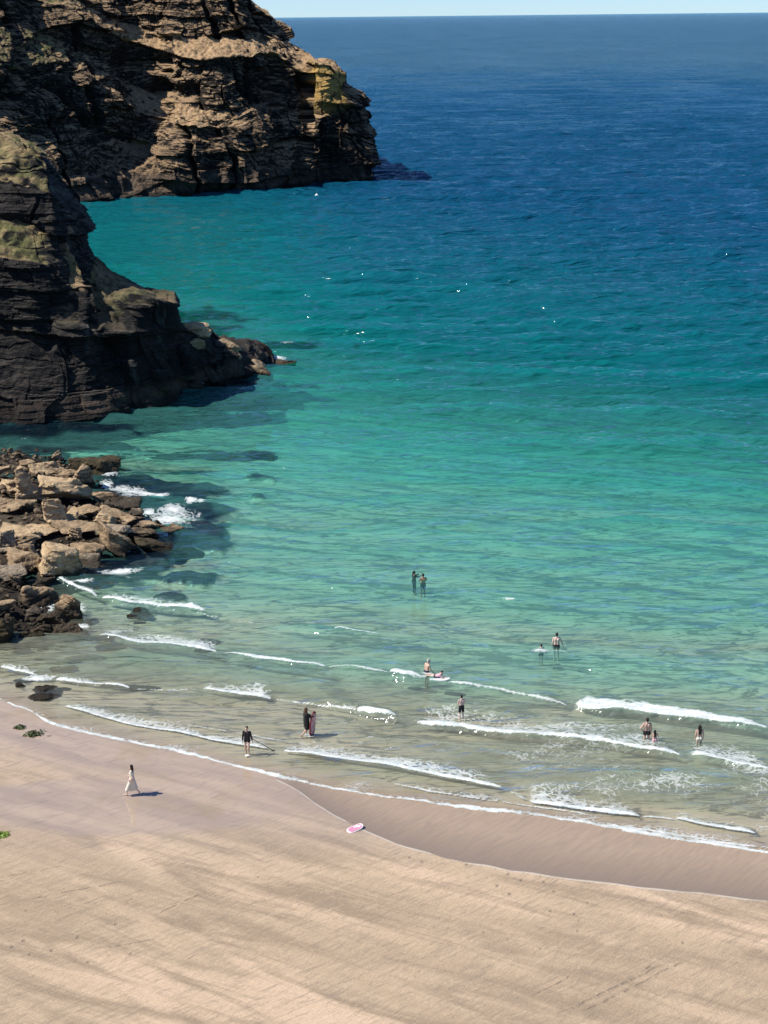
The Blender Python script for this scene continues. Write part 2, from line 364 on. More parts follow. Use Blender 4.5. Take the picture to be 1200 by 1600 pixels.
for line, st, hgt, th, tr in FOAMS:
    s, e = along(line, X2)
    e = e*(np.abs(s) < 12)
    s0 = s
    s = s + (.34*(fbm(X2*.9, Y2*1.6, oct=3, seed=63)-.5) + .10*(vnoise(X2*5, Y2*5, seed=64)-.5))*(e > 0)*min(1, th*2.2)
    ridge = np.where(s < .1*0, np.exp(-(s/.22)**2), np.exp(-(s/(th+.5))**2))
    W += e**.5*hgt*ridge*(e > 0)
    irr = .55 + .9*fbm(X2*.9, Y2*.9+7, oct=3, seed=61)
    core = np.where(s < 0, sst(-.12, .02, s), sst(th*1.2*irr*np.maximum(e, .15)**.5, th*.4*irr*np.maximum(e, .15)**.5, s))
    core = core*sst(-.10, .02, s0)
    lace = np.where(s >= 0, np.exp(-(np.maximum(s, 0)/max(tr*.8, .1))**1.2), 0)*(.5+.5*fbm(X2*.35, Y2*.8, oct=3, seed=66))*.74*sst(-.05, .05, s)
    foam = np.maximum(foam, np.maximum(core*sst(0, .3, e)*(.80+.45*fbm(X2*.7, Y2*1.5, oct=3, seed=68)), lace*e**.4*(e > 0))*st)
for line, hgt, hw in RIDGES:
    s, e = along(line, X2)
    lm = .45 + 1.1*fbm(X2*.1+3, X2*0+line[0][1], oct=2, seed=77)
    W += 1.5*e*hgt*lm*np.where(s < 0, np.exp(-(s/(hw*.55))**2), np.exp(-(s/(hw*1.5))**2))
for cx, cy, rx, ry in SPLASH:
    c_ = G(cx, cy); ex = 1.25*abs(G(cx+rx, cy)[0]-c_[0]); ey = 1.3*abs(G(cx, cy-ry)[1]-c_[1])
    dd = ((X2-c_[0])/ex)**2 + ((Y2-c_[1])/ey)**2
    foam = np.maximum(foam, (1-sst(.0, 1.6, dd*(.25+1.5*fbm(X2*1.1, Y2*1.5, oct=4, seed=75))))*.52)
    foam = np.maximum(foam, (1-sst(.0, .42, dd*(.2+1.6*fbm(X2*1.3, Y2*1.9, oct=3, seed=76))))*.85)
W_all[:NR] = W; foam_all[:NR] = foam; X2, Y2, W, foam = X2_, Y2_, W_all, foam_all
# thin broken foam rim at the swash edge and froth behind it
rn = fbm(X2*.35, X2*0+5, oct=4, seed=71); rw = .03 + .34*np.clip(rn-.3, 0, 1)
rim = np.exp(-((s2-.05-rw*.6)/(rw+.02))**2)*(.25 + 1.25*(fbm(X2*.8, Y2*1.2, oct=3, seed=72)-.05))
foam = np.maximum(foam, np.clip(rim, 0, .93))
foam = np.maximum(foam, .50*np.exp(-np.maximum(s2, 0)/1.1)*(s2 > 0)*(.3+1.2*fbm(X2*.2, Y2*.3, oct=3, seed=73)))
# a few whitecap flecks farther out
#fleck = sst(.83, .9, vnoise(X2*.25, Y2*.10, seed=91))*sst(.78, .88, vnoise(X2*.9, Y2*.25, seed=92))*(Y2 > 150)

foam = np.maximum(foam, .27*sst(-8, 12, X2)*sst(.5, 3, s2)*sst(15, 6, s2)*(.3+1.3*fbm(X2*.13, Y2*.35, oct=3, seed=74)))   # frothy belt on the right
W = W*sst(-.1, 2.0, s2) + .012*sst(-.05, .3, s2)
W = np.where(s2 < -.03, -d2*1.0 - .05 - .3*sst(-.03, -2, s2), np.where(s2 < .6, np.maximum(W, -d2+.004+.004*sst(0, .2, s2)), W))
W = np.where(s2 > .3, np.maximum(W, -d2 + .03 + .10*sst(.3, 6, s2)), W)
watd = np.clip(W + d2 - .5*reef_shade_at(X2, Y2)*sst(6, 30, s2), 0, 60)

n = NT("sea_water")
p = n.pos()
depA, foamA, deepA = n.attr('depth'), n.attr('foam'), n.attr('deep')
# ripples: several scales of crossing wind ripples
r1 = n.noise(n.mapping(p, (.8, 1.6, 1), (0, 0, .15)), 1.6, 3, .5, .4)
r2 = n.noise(n.mapping(p, (.55, 2.3, 1), (0, 0, -.06)), .66, 2.5, .5, .3)
r3 = n.noise(n.mapping(p, (.50, 2.5, 1), (0, 0, .04)), .20, 2.5, .5, .3)
r4 = n.noise(n.mapping(p, (.45, 2.8, 1), (0, 0, -.03)), .05, 3, .55, .3)
hh = n.math('MULTIPLY', r1, .075)
hh = n.math('ADD', hh, n.math('MULTIPLY', r2, n.mapr(deepA, 0, 1, .60, .85)))
hh = n.math('ADD', hh, n.math('MULTIPLY', r3, n.mapr(deepA, 0, .6, 1.0, 2.0)))
hh = n.math('ADD', hh, n.math('MULTIPLY', n.math('MULTIPLY', r4, deepA), 2.6))
bs = n.mapr(depA, 0.0, .18, .25, 1.0)
gust = n.mapr(n.noise(n.mapping(p, (.016, .005, 0)), 1.0, 4, .55), .35, .65, .85, 1.15)
bs = n.math('MULTIPLY', bs, gust)
nm = n.bump(hh, bs, 1.0)
# foam mask with a lacy net
fv = n.n('ShaderNodeTexVoronoi', feature='DISTANCE_TO_EDGE')
pw = n.n('ShaderNodeVectorMath', operation='MULTIPLY_ADD', _in={0: n.n('ShaderNodeTexNoise', _in={'Vector': p, 'Scale': 1.1, 'Detail': 3}).outputs['Color'], 1: (1.1, 1.1, 0), 2: p}).outputs[0]
n.set(fv.inputs['Vector'], n.mapping(pw, (1.7, 2.9, 1), (0, 0, .35))); fv.inputs['Scale'].default_value = 1.25
net = n.mapr(fv.outputs['Distance'], .0, .40, 1, 0)
fv2 = n.n('ShaderNodeTexVoronoi', feature='DISTANCE_TO_EDGE'); n.set(fv2.inputs['Vector'], n.mapping(pw, (4.2, 5.6, 1), (0, 0, .5))); fv2.inputs['Scale'].default_value = 1.3
net2 = n.mapr(fv2.outputs['Distance'], .0, .40, 1, 0)
fn = n.noise(p, 3.2, 5, .7); fn2 = n.noise(n.mapping(p, (.5, 1, 1)), .7, 3, .6)
lat = n.math('ADD', n.math('MULTIPLY', net, .42), n.math('MULTIPLY', net2, .22))
lat = n.math('ADD', lat, n.math('MULTIPLY', fn, .30))
lat = n.math('ADD', lat, n.math('MULTIPLY', n.math('SUBTRACT', fn2, .5), .8))     # about 0..1
thr = n.math('SUBTRACT', 1.02, n.math('MULTIPLY', foamA, 1.22))
fmask = n.mapr(n.math('SUBTRACT', lat, thr), -.06, .17, 0, 1, True)
fmask = n.math('MULTIPLY', fmask, n.mapr(foamA, .05, .25))
fmask = n.math('MULTIPLY', fmask, n.mapr(foamA, .2, .95, .42, .96))
# light that gets through: absorption by depth
dq = n.math('MULTIPLY', depA, 1.25)
ex = lambda k: n.math('EXPONENT', n.math('MULTIPLY', dq, -k))
turb = n.math('MULTIPLY', n.attr('turbid'), n.mapr(depA, 0, .5))
tt = n.math('SUBTRACT', 1.0, n.math('MULTIPLY', turb, .55))
T = n.n('ShaderNodeCombineColor', _in={0: n.math('MULTIPLY', n.math('MULTIPLY', ex(.36), tt), .97), 1: n.math('MULTIPLY', n.math('MULTIPLY', ex(.075), tt), .98), 2: n.math('MULTIPLY', n.math('MULTIPLY', ex(.085), tt), .97)}).outputs[0]
sc = n.mix(n.mapr(depA, 0.3, 6, 0, 1), (.085, .25, .215), (.003, .138, .142))
sc = n.mix(deepA, sc, (.004, .064, .138))
scf = n.math('SUBTRACT', 1.0, ex(.17))
scol = n.mix(scf, (0, 0, 0), sc)
tcol = n.mix(n.mapr(depA, .25, 1.3), (.33, .29, .20), (.20, .265, .195))
scol = n.mix(n.math('MULTIPLY', n.attr('reef'), .95), scol, (.002, .006, .012))  # scatter darkened over reef, and in the cove to paint shade
scol = n.mix(n.math('MULTIPLY', turb, .55), scol, tcol)
tr = n.n('ShaderNodeBsdfTransparent', _in={0: T}).outputs[0]
df = n.n('ShaderNodeBsdfDiffuse', _in={'Color': scol, 'Normal': n.bump(hh, bs, 1.0)}).outputs[0]
body = n.n('ShaderNodeAddShader', _in={0: tr, 1: df}).outputs[0]
fr = n.n('ShaderNodeFresnel', _in={'IOR': 1.333, 'Normal': nm}).outputs[0]
gl = n.n('ShaderNodeBsdfGlossy', _in={'Color': (.92, .96, 1), 'Roughness': n.mapr(deepA, 0, 1, .09, .08), 'Normal': nm}).outputs[0]
sh_ = n.n('ShaderNodeMixShader', _in={0: n.math('MINIMUM', fr, n.mapr(deepA, 0, .6, .62, .66)), 1: body, 2: gl}).outputs[0]
fcol = n.mix(n.mapr(n.noise(n.mapping(p, (1, 1.6, 1)), 2.0, 4, .65), .42, .62), (.58, .64, .62), (.86, .87, .85))
fdf = n.n('ShaderNodeBsdfPrincipled', _in={'Base Color': fcol, 'Roughness': .7, 'Normal': n.bump(fn, .6, .12)}).outputs[0]
fin = n.n('ShaderNodeMixShader', _in={0: fmask, 1: sh_, 2: fdf}).outputs[0]
n.t.links.new(fin, n.out.inputs[0])
sea = grid_mesh("sea_water", X2, Y2, W, n.m, dict(depth=watd, foam=foam, reef=reef_shade_at(X2, Y2)*sst(4, 12, s2), deep=deep2, turbid=sst(21, 4, s2 + 6*(fbm(X2*.12, Y2*.3, oct=3, seed=33)-.5))*(.65+.5*fbm(X2*.2, Y2*.5, oct=3, seed=34))))
tag(sea, kind='structure')
# ------------------------------------------------------------------ cliffs
def rock_material(name, dark, mid, light, grass=True, lichen=None, strat=1.0, tide=5.0):
    n = NT(name); p = n.pos()
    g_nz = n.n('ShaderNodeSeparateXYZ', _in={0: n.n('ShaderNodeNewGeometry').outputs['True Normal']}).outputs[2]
    slope = n.attr('slope'); up = n.attr('height')
    big = n.noise(p, .07, 4, .6); med = n.noise(p, .45, 5, .65)
    pw_ = n.n('ShaderNodeVectorMath', operation='MULTIPLY_ADD', _in={0: n.n('ShaderNodeTexNoise', _in={'Vector': p, 'Scale': .12, 'Detail': 3}).outputs['Color'], 1: (0, 0, 5.0), 2: p}).outputs[0]
    band = n.noise(n.mapping(pw_, (.16, .16, 1.3*strat)), 1.0, 5, .68, .6)
    band2 = n.noise(n.mapping(pw_, (.5, .5, 4*strat)), 1.0, 4, .6, .3)
    c = n.mix(n.mapr(band, .35, .65), dark, mid)
    c = n.mix(n.math('MULTIPLY', n.mapr(band2, .52, .75), .34), c, light)
    c = n.mix(n.math('MULTIPLY', n.mapr(big, .5, .66), .5), c, mid)
    c = n.mix(n.math('MULTIPLY', n.mapr(med, .6, .7), .16), c, light)
    sunlit_ledge = n.math('MULTIPLY', n.mapr(n.math('ADD', g_nz, n.math('MULTIPLY', n.math('SUBTRACT', med, .5), .5)), .56, .88), .68)
    c = n.mix(sunlit_ledge, c, n.mix(n.mapr(big, .4, .6), tuple(1.15*q for q in light), tuple(1.5*q for q in light)))  # sun and shade in the colour: ledge tops pale, steep walls near-black
    c = n.mix(n.math('MULTIPLY', n.mapr(med, .42, .3), .5), c, dark)
    c = n.mix(n.mapr(n.noise(n.mapping(p, (.5, .5, .05)), 1, 3, .6), .64, .72, 0, .25), c, (.22, .21, .19))
    if lichen:
        x, y, z, r = lichen
        d = n.n('ShaderNodeVectorMath', operation='DISTANCE', _in={0: p, 1: (x, y, z)}).outputs['Value']
        lm = n.math('MULTIPLY', n.mapr(d, r*.5, r, 1, 0), n.mapr(med, .36, .5))
        c = n.mix(lm, c, (.42, .27, .085))
    # weed and barnacle belt above the water
    zz = n.n('ShaderNodeSeparateXYZ', _in={0: p}).outputs[2]
    za = n.math('ADD', zz, n.math('MULTIPLY', n.math('SUBTRACT', med, .5), 2.5))
    c = n.mix(n.mapr(za, tide*.8, tide*1.0, .8, 0), c, n.mix(n.mapr(med, .4, .6), (.035, .026, .02), (.10, .072, .052)))
    c = n.mix(n.mapr(za, .5, 1.2, .9, 0), c, (.012, .011, .01))
    if grass:
        gf = n.math('MULTIPLY', n.mapr(n.math('ADD', slope, n.math('MULTIPLY', n.math('SUBTRACT', med, .5), .5)), .70, .80), n.mapr(zz, 7, 13))
        gb = n.noise(p, .05, 2, .5); gn = n.noise(p, 1.1, 4, .7)
        gc = n.mix(n.mapr(gn, .35, .65), (.24, .15, .075), (.50, .34, .19))
        gg = n.mix(n.mapr(gn, .35, .65), (.05, .062, .018), (.15, .15, .055))
        gc = n.mix(n.math('MULTIPLY', n.mapr(n.attr('green'), .2, .8), n.mapr(n.noise(p, .3, 4, .6), .3, .6)), gc, gg)
        c = n.mix(gf, c, gc)
    h = n.math('ADD', n.math('MULTIPLY', band2, .5), n.math('MULTIPLY', n.noise(p, 2.2, 5, .7), .6))
    n.bsdf(Base_Color=c, Roughness=.88, Normal=n.bump(h, .9, .45), Specular_IOR_Level=.25)
    return n.m

def catmull(R, m):                        # R: (k, c, 3) -> (m, c, 3) along axis 0
    k = len(R); t = np.linspace(0, k-1-1e-6, m); i = np.floor(t).astype(int); u = (t-i)[:, None, None]
    g = lambda j: R[np.clip(j, 0, k-1)]
    p0, p1, p2, p3 = g(i-1), g(i), g(i+1), g(i+2)
    a = .22
    m1 = (p2-p0)*a; m2 = (p3-p1)*a
    return (2*u**3-3*u**2+1)*p1 + (u**3-2*u**2+u)*m1 + (-2*u**3+3*u**2)*p2 + (u**3-u**2)*m2

def resample(R, m, axis_len):             # along axis 0 with even arc length
    L = axis_len; cum = np.concatenate([[0], np.cumsum(L)]); t = np.linspace(0, cum[-1]*(1-1e-9), m)
    i = np.clip(np.searchsorted(cum, t, side='right')-1, 0, len(L)-1); u = ((t-cum[i])/L[i])[:, None, None]
    return R[i]*(1-u) + R[i+1]*u

def cliff(name, rails, m_s, m_t, mat, A=1.0, layer=2.4, seed=0, warp=1.0, gully=5.0, green=None, dipx=0.0, ampf=None):
    R = np.array(rails)                                   # (rails, ctrl, 3)
    ls = np.maximum(np.linalg.norm(np.diff(R, axis=0), axis=-1)[:, 1:-2].mean(1), .5)
    k = 6; Rs = catmull(R, (len(R)-1)*k+1)
    ls = np.maximum(np.linalg.norm(np.diff(Rs, axis=0), axis=-1)[:, 1:-2].mean(1), .02)
    S = resample(Rs, m_s, ls)                             # (m_s, ctrl, 3)
    T = np.transpose(S, (1, 0, 2))
    lt = np.maximum(np.linalg.norm(np.diff(T, axis=0), axis=-1).mean(1), .05)
    lt[-1] *= .15; lt[-2] *= .3; lt[0] *= .5
    Q = resample(T, m_t, lt)                              # (m_t, m_s, 3)
    Q = np.transpose(Q, (1, 0, 2)).copy()
    def normals(Q):
        a = np.gradient(Q, axis=0); b = np.gradient(Q, axis=1); N = np.cross(a, b)
        return N/np.maximum(np.linalg.norm(N, axis=-1, keepdims=True), 1e-9)
    N = normals(Q)
    for _ in range(3):                                    # soften the guide normals
        N[1:-1] = (N[:-2]+2*N[1:-1]+N[2:])/4; N[:, 1:-1] = (N[:, :-2]+2*N[:, 1:-1]+N[:, 2:])/4
    N /= np.maximum(np.linalg.norm(N, axis=-1, keepdims=True), 1e-9)
    if N[..., 2][:, :int(m_t*.7)].mean() < 0 or (N[..., 1][:, :int(m_t*.5)].mean() > 0): N = -N
    x, y, z = Q[..., 0], Q[..., 1], Q[..., 2]
    base_slope = np.abs(N[..., 2])
    steep = 1 - sst(.45, .75, base_slope)
    z_ = z + warp*(4*(fbm(x/34, y/34, oct=2, seed=seed+1)-.5) + 2.4*(fbm(x/9, y/9, z/9, oct=2, seed=seed+11)-.5)) + dipx*x
    u = x*.8 + y*.6
    u = u + 5.0*(fbm(x/8, y/8, z/5, oct=3, seed=seed+2)-.5)
    d = gully*2*(fbm(u/22, y*0, z/50, oct=2, seed=seed+3)-.5)
    d += gully*.9*2*(fbm(u/8, y*0+2, z/14, oct=3, seed=seed+4)-.5)
    d -= gully*.9*sst(.10, .0, np.abs(vnoise(u/7, z/40, seed=seed+12)-.5))        # clefts
    af = ampf(x, y, z) if ampf else 1.0
    d = d*af
    one = np.zeros_like(x, dtype=np.int64)
    for hl, ax, wl_, sd_ in ((layer*2.9, 3.0, 7, 5), (layer*1.1, 1.5, 3.6, 6), (layer*.42, .55, 1.9, 7), (layer*.17, .2, 1.0, 8)):
        Lf = z_/hl + 1.1*(vnoise(u/(wl_*2), z_/(hl*3), seed=seed+sd_+50)-.5); L = np.floor(Lf); fr = Lf-L
        Li = L.astype(np.int64); off = h3(Li, one, one, seed+sd_)
        cell = u/(wl_*(.6+.9*h3(Li, one+3, one, seed+sd_))) + 7*off
        ci = np.floor(cell).astype(np.int64)
        blk = h3(ci, Li, one, seed+sd_+9); lay = h3(Li, one+1, one, seed+sd_+4)
        v0 = vnoise(u/(wl_*1.6) + off*31, z_/(hl*2.2), seed=seed+sd_)
        A_ = A*(af if sd_ == 5 else .55+.45*af)
        d += A_*ax*2*(.30*v0 + .45*blk + .25*lay - .5) - A*ax*.4*(fr-.5)*(blk > .4)
    d2_ = A*.5*2*(fbm(x*.8, y*.8, z*.8, oct=3, seed=seed+20)-.5)
    amt = (.22 + .78*steep)
    fade = sst(-6, 0, z)*.6+.4
    dd = (d*amt*fade + d2_)
    Nh = N.copy(); Nh[..., 2] *= .35
    Q = Q + Nh*dd[..., None]
    Q[..., 2] += (1-steep)*(1.2*(fbm(x/3, y/3, oct=4, seed=seed+30)-.5) + .5*(vnoise(x*1.4, y*1.4, seed=seed+31)-.5))
    N2 = normals(Q); sm = np.abs(N2[..., 2])
    for _ in range(2):
        sm[1:-1] = (sm[:-2]+2*sm[1:-1]+sm[2:])/4; sm[:, 1:-1] = (sm[:, :-2]+2*sm[:, 1:-1]+sm[:, 2:])/4
    slope = .5*sm + .6*base_slope
    gr = green(x, y, z) if green else np.zeros_like(x)
    # orientation: outward faces
    fl_ = (normals(Q)*N).sum(-1).mean() < 0
    o = grid_mesh(name, Q[..., 0], Q[..., 1], Q[..., 2], mat, dict(slope=slope, height=z, green=gr), smooth=False, flip=not fl_)
    return o

def rail(px, base, pts, back=60, pxs=None):
    b = G(px, base); Yb = b[1]
    out = [b + np.array([0, -1.5, -5]), b]
    for i, (py, dy) in enumerate(pts):
        out.append(P(px if pxs is None else pxs[i], py, Yb+dy))
    top = out[-1]
    out.append(top + np.array([top[0]/top[1]*back, back, -2.0]))
    e = out[-1]; out.append(np.array([e[0]*1.05, e[1]+back*.4, -5]))
    return out

HR = [
 rail(-420, 345, [(300,1),(220,8),(130,14),(30,24),(-90,32),(-140,42),(-260,60)]),
 rail(-260, 332, [(295,1),(205,6),(120,10),(30,22),(-60,28),(-100,38),(-200,52)]),
 rail(-100, 326, [(290,1),(200,5),(108,9),(25,21),(-50,25),(-70,34),(-150,44)]),
 rail(0, 322, [(285,1),(200,5),(104,9),(40,19),(-30,24),(-50,32),(-110,42)]),
 rail(60, 318, [(282,2),(195,9),(102,14),(48,23),(0,27),(-20,34),(-95,44)]),
 rail(110, 315, [(280,3),(190,13),(98,18),(70,24),(12,28),(-6,34),(-80,44)]),
 rail(170, 310, [(275,3),(212,14),(150,17),(104,25),(50,28),(30,33),(-60,42)]),
 rail(205, 308, [(274,5),(220,16),(170,19),(130,26),(62,29),(38,34),(-55,42)]),
 rail(245, 306, [(272,4),(225,13),(184,15),(150,21),(76,25),(50,31),(-50,38)]),
 rail(270, 304, [(268,1),(230,3),(190,6),(158,12),(84,16),(56,22),(-45,30)]),
 rail(310, 303, [(268,0),(236,1),(196,3),(170,9),(92,12),(60,21),(-40,28)]),
 rail(370, 300, [(266,1),(235,3),(198,5),(172,8),(86,10),(58,19),(-25,25)]),
 rail(405, 298, [(266,2),(225,6),(180,8),(150,10),(84,13),(66,18),(8,25)]),
 rail(430, 297, [(264,3),(220,9),(170,12),(130,14),(80,17),(66,20),(28,26)], back=40),
 rail(452, 296, [(263,2),(220,8),(170,11),(130,13),(98,15),(80,18),(64,24)], back=30),
 rail(476, 294, [(262,2),(220,6),(170,9),(135,11),(112,12),(98,15),(80,22)], back=25),
 rail(492, 293, [(261,1),(220,3),(165,4),(135,5),(112,6),(98,7),(90,14)], back=20),
 rail(522, 291, [(260,1),(220,2),(165,3),(135,4),(115,5),(103,6),(95,13)], back=16),
 rail(534, 291, [(260,1),(225,2),(180,3),(150,4),(125,5),(115,6),(108,11)], back=16),
 rail(548, 290, [(259,1),(230,2),(195,3),(175,4),(152,5),(145,6),(135,10)], back=14),
 rail(562, 289, [(259,1),(235,2),(215,3),(200,4),(190,5),(184,6),(178,10)], back=14),
 rail(573, 288, [(258,1),(245,2),(235,3),(228,4),(222,4.5),(218,5),(214,8)], back=12),
 rail(578, 288, [(266,1),(262,2),(260,3),(258,4),(256,4.5),(254,5),(252,7)], back=10),
]
tipc = P(500, 120, G(500, 292)[1]+6)
headrock = rock_material("slate_cliff_rock", (.003, .003, .004), (.019, .0155, .0125), (.34, .225, .125), lichen=(tipc[0]+1.5, tipc[1], tipc[2], 9.0), tide=5.0)
def hgreen(x, y, z): return sst(-62, -75, x)*.9 + .25*fbm(x/12, y/12, oct=2, seed=4)
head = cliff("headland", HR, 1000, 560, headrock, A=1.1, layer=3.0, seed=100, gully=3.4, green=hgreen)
tag(head, kind='structure')

MR = [
 rail(-300, 690, [(640,1),(590,3),(510,7),(400,11),(330,19),(270,25),(150,38)], back=40),
 rail(-120, 674, [(630,1),(580,3),(505,6),(400,9),(330,17),(275,22),(190,32)], back=40),
 rail(0, 665, [(622,1),(572,3),(500,6),(402,8),(335,12),(280,14),(216,19)], back=40),
 rail(45, 664, [(620,1),(570,3),(500,6),(408,8),(345,12),(292,13.5),(230,17)], back=34),
 rail(70, 662, [(618,1),(568,3),(500,6),(415,8),(360,11),(302,13),(248,16)], back=30),
 rail(82, 661, [(617,1),(566,3),(500,6),(430,8),(372,10.5),(325,12),(290,14)], back=26),
 rail(106, 659, [(614,1),(562,3),(505,5),(445,8),(395,11),(355,14),(326,17)], back=24),
 rail(128, 656, [(612,1),(560,3),(508,5),(458,7),(425,9),(396,12),(368,15)], back=22),
 rail(137, 655, [(610,1),(558,3),(512,5),(475,7),(450,9),(426,11),(408,14)], back=20),
 rail(168, 650, [(608,1),(558,2.5),(515,4),(485,6),(465,8),(446,10),(433,13)], back=18),
 rail(215, 641, [(600,1),(552,2),(520,3),(495,3.6),(475,4),(458,5),(447,11)], back=12),
 rail(250, 630, [(594,1),(555,2),(530,2.6),(512,3.0),(490,2.6),(470,2.6),(455,9)], back=8),
 rail(263, 626, [(592,1),(555,2),(530,2.6),(512,3.0),(494,2.4),(476,2.2),(458,8)], back=8),
 rail(267, 625, [(592,1),(562,1.6),(538,2.4),(522,3.0),(512,3.6),(506,5),(502,8)], back=8),
 rail(300, 613, [(588,.6),(562,1.2),(542,1.8),(530,2.2),(520,2.6),(514,5),(509,9)], back=8),
 rail(328, 606, [(584,.5),(562,1),(546,1.5),(534,2.0),(524,2.4),(518,5),(514,8)], back=7),
 rail(336, 603, [(584,.5),(564,1),(550,1.6),(542,2.2),(536,3),(533,5),(530,8)], back=7),
 rail(352, 598, [(582,.5),(566,1),(554,1.5),(546,2.2),(540,3),(535,5),(531,8)], back=7),
 rail(385, 589, [(579,.4),(568,1),(557,1.6),(549,2.4),(542,3.2),(537,5),(533,8)], back=6),
 rail(404, 581, [(573,.4),(566,.8),(558,1.4),(552,2),(547,3),(543,4.5),(539,7)], back=5),
 rail(411, 575, [(571,.4),(567,.8),(563,1.2),(560,1.8),(557,2.4),(554,3.6),(551,5)], back=4),
 rail(416, 567, [(566,.3),(565,.6),(564,1),(563,1.4),(562,1.8),(561,2.2),(560.5,2.6)], back=3),
]
nearrock = rock_material("dark_slate_rock", (.003, .0035, .005), (.009, .009, .009), (.055, .046, .037), strat=1.6, tide=2.2)
def mgreen(x, y, z): return .75 + 0*x
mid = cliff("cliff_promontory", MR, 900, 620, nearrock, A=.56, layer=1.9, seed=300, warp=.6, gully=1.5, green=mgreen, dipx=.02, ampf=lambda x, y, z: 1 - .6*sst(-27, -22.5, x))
tag(mid, kind='structure')

# coast that carries on outside the left of the frame
LR = []
for yy in (20, 50, 80, 105, 125, 150, 185, 230, 280, 330, 380):
    xb = -84 - .10*abs(yy-70) + 4*math.sin(yy*.11)
    LR.append([np.array([xb+2, yy, -3.]), np.array([xb, yy, .5]), np.array([xb-2, yy, 7.]), np.array([xb-6, yy, 14.]), np.array([xb-9, yy, 22.]), np.array([xb-22, yy, 28.]),
               np.array([xb-27, yy, 34.]), np.array([xb-45, yy, 40.]), np.array([xb-90, yy, 46.]), np.array([xb-200, yy, 50.]), np.array([xb-220, yy, -5.])])
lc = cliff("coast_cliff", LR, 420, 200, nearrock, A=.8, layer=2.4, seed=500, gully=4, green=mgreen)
tag(lc, kind='structure')
# ------------------------------------------------------------------ boulders
ROCKLINE = [(60,-60+0)]
_ml = np.array([G(*q)[:2] for q in [(20,1014),(62,1008),(70,995),(60,960),(72,935),(62,915),(120,900),(170,868),(250,850),(262,832),(215,800),(190,782),(150,765),(172,738),(120,705),(60,712),(0,705)]])
def mound(x, y):                          # height of the rock bank under the boulders
    x = np.asarray(x, float); y = np.asarray(y, float)
    o = np.argsort(_ml[:, 1]); e = np.interp(y, _ml[o, 1], _ml[o, 0])
    ins = e - x
    z = .20*np.clip(ins, -6, 3) + .10*np.clip(ins-3, 0, 11) + .04*np.clip(ins-14, 0, 60)
    z = np.where(ins < 0, ins*.28, z)
    side = np.minimum(sst(_ml[:, 1].min()-4, _ml[:, 1].min()+3, y), sst(_ml[:, 1].max()+5, _ml[:, 1].max()-3, y))
    return z*side - 1.6*(1-side)
def boulder_mat(name, dark, mid, light, pit=1.0, wetz=.35, veg=None):
    n = NT(name); p = n.pos(); ob = n.n('ShaderNodeTexCoord').outputs['Object']
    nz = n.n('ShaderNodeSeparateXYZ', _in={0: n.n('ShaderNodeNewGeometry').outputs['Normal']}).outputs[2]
    a = n.noise(p, 1.3, 5, .65); b_ = n.noise(p, 6.5, 5, .7)
    rot = n.mapping(ob, (.8, .8, 6.5)); st = n.noise(rot, 1.0, 5, .65, .5)
    c = n.mix(n.mapr(a, .32, .62), mid, light)
    c = n.mix(n.math('MULTIPLY', n.mapr(st, .52, .66), .55), c, dark)
    c = n.mix(n.math('MULTIPLY', n.mapr(b_, .54, .68), .5), c, dark)
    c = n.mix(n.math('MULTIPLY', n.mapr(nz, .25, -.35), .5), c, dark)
    if veg: c = n.mix(n.math('MULTIPLY', n.mapr(n.noise(p, 2.5, 4, .7), .48, .6), .9), c, veg)
    z = n.n('ShaderNodeSeparateXYZ', _in={0: p}).outputs[2]
    c = n.mix(n.mapr(n.math('ADD', z, n.math('MULTIPLY', n.math('SUBTRACT', a, .5), .8)), wetz, wetz+.35, .85, 0), c, (.018, .014, .010))
    h = n.math('ADD', n.math('MULTIPLY', st, .5), n.math('MULTIPLY', b_, .7*pit))
    n.bsdf(Base_Color=c, Roughness=.85, Normal=n.bump(h, .95, .16), Specular_IOR_Level=.25); return n.m
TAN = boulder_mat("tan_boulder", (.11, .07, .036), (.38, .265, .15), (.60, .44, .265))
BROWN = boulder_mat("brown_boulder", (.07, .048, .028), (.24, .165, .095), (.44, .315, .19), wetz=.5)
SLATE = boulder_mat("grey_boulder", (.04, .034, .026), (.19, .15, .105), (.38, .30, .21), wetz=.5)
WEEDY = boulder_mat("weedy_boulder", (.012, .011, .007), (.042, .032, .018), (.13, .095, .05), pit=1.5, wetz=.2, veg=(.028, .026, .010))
MATS = dict(n=nearrock, t=TAN, b=BROWN, s=SLATE, w=WEEDY)

def rock_bm(rnd, dims, flat=False, npts=15, cuts=(2, 2), rough=1.0):
    bm = bmesh.new()
    for _ in range(npts):
        while True:
            v = Vector((rnd.uniform(-1, 1), rnd.uniform(-1, 1), rnd.uniform(-1, 1)))
            m = (abs(v.x)**3.2 + abs(v.y)**3.2 + abs(v.z)**3.2)
            if .62 < m < 1.15: break
        bm.verts.new((v.x*dims[0]/2, v.y*dims[1]/2, v.z*dims[2]/2))
    r = bmesh.ops.convex_hull(bm, input=bm.verts)
    bmesh.ops.delete(bm, geom=list({g for g in r['geom_interior'] + r['geom_unused'] if isinstance(g, bmesh.types.BMVert)}), context='VERTS')
    s = min(dims)
    bmesh.ops.bevel(bm, geom=list(bm.edges), offset=s*.03, segments=1, affect='EDGES', profile=.6)
    bmesh.ops.triangulate(bm, faces=list(bm.faces))
    # even out: split only long edges
    for k in range(7):
        lim = max(max(dims)*.055, .05)
        es = [e for e in bm.edges if e.calc_length() > lim]
        if not es or len(bm.faces) > 5200: break
        bmesh.ops.subdivide_edges(bm, edges=es, cuts=1); bmesh.ops.triangulate(bm, faces=[f for f in bm.faces if len(f.verts) > 3])
    bm.normal_update()
    return bm
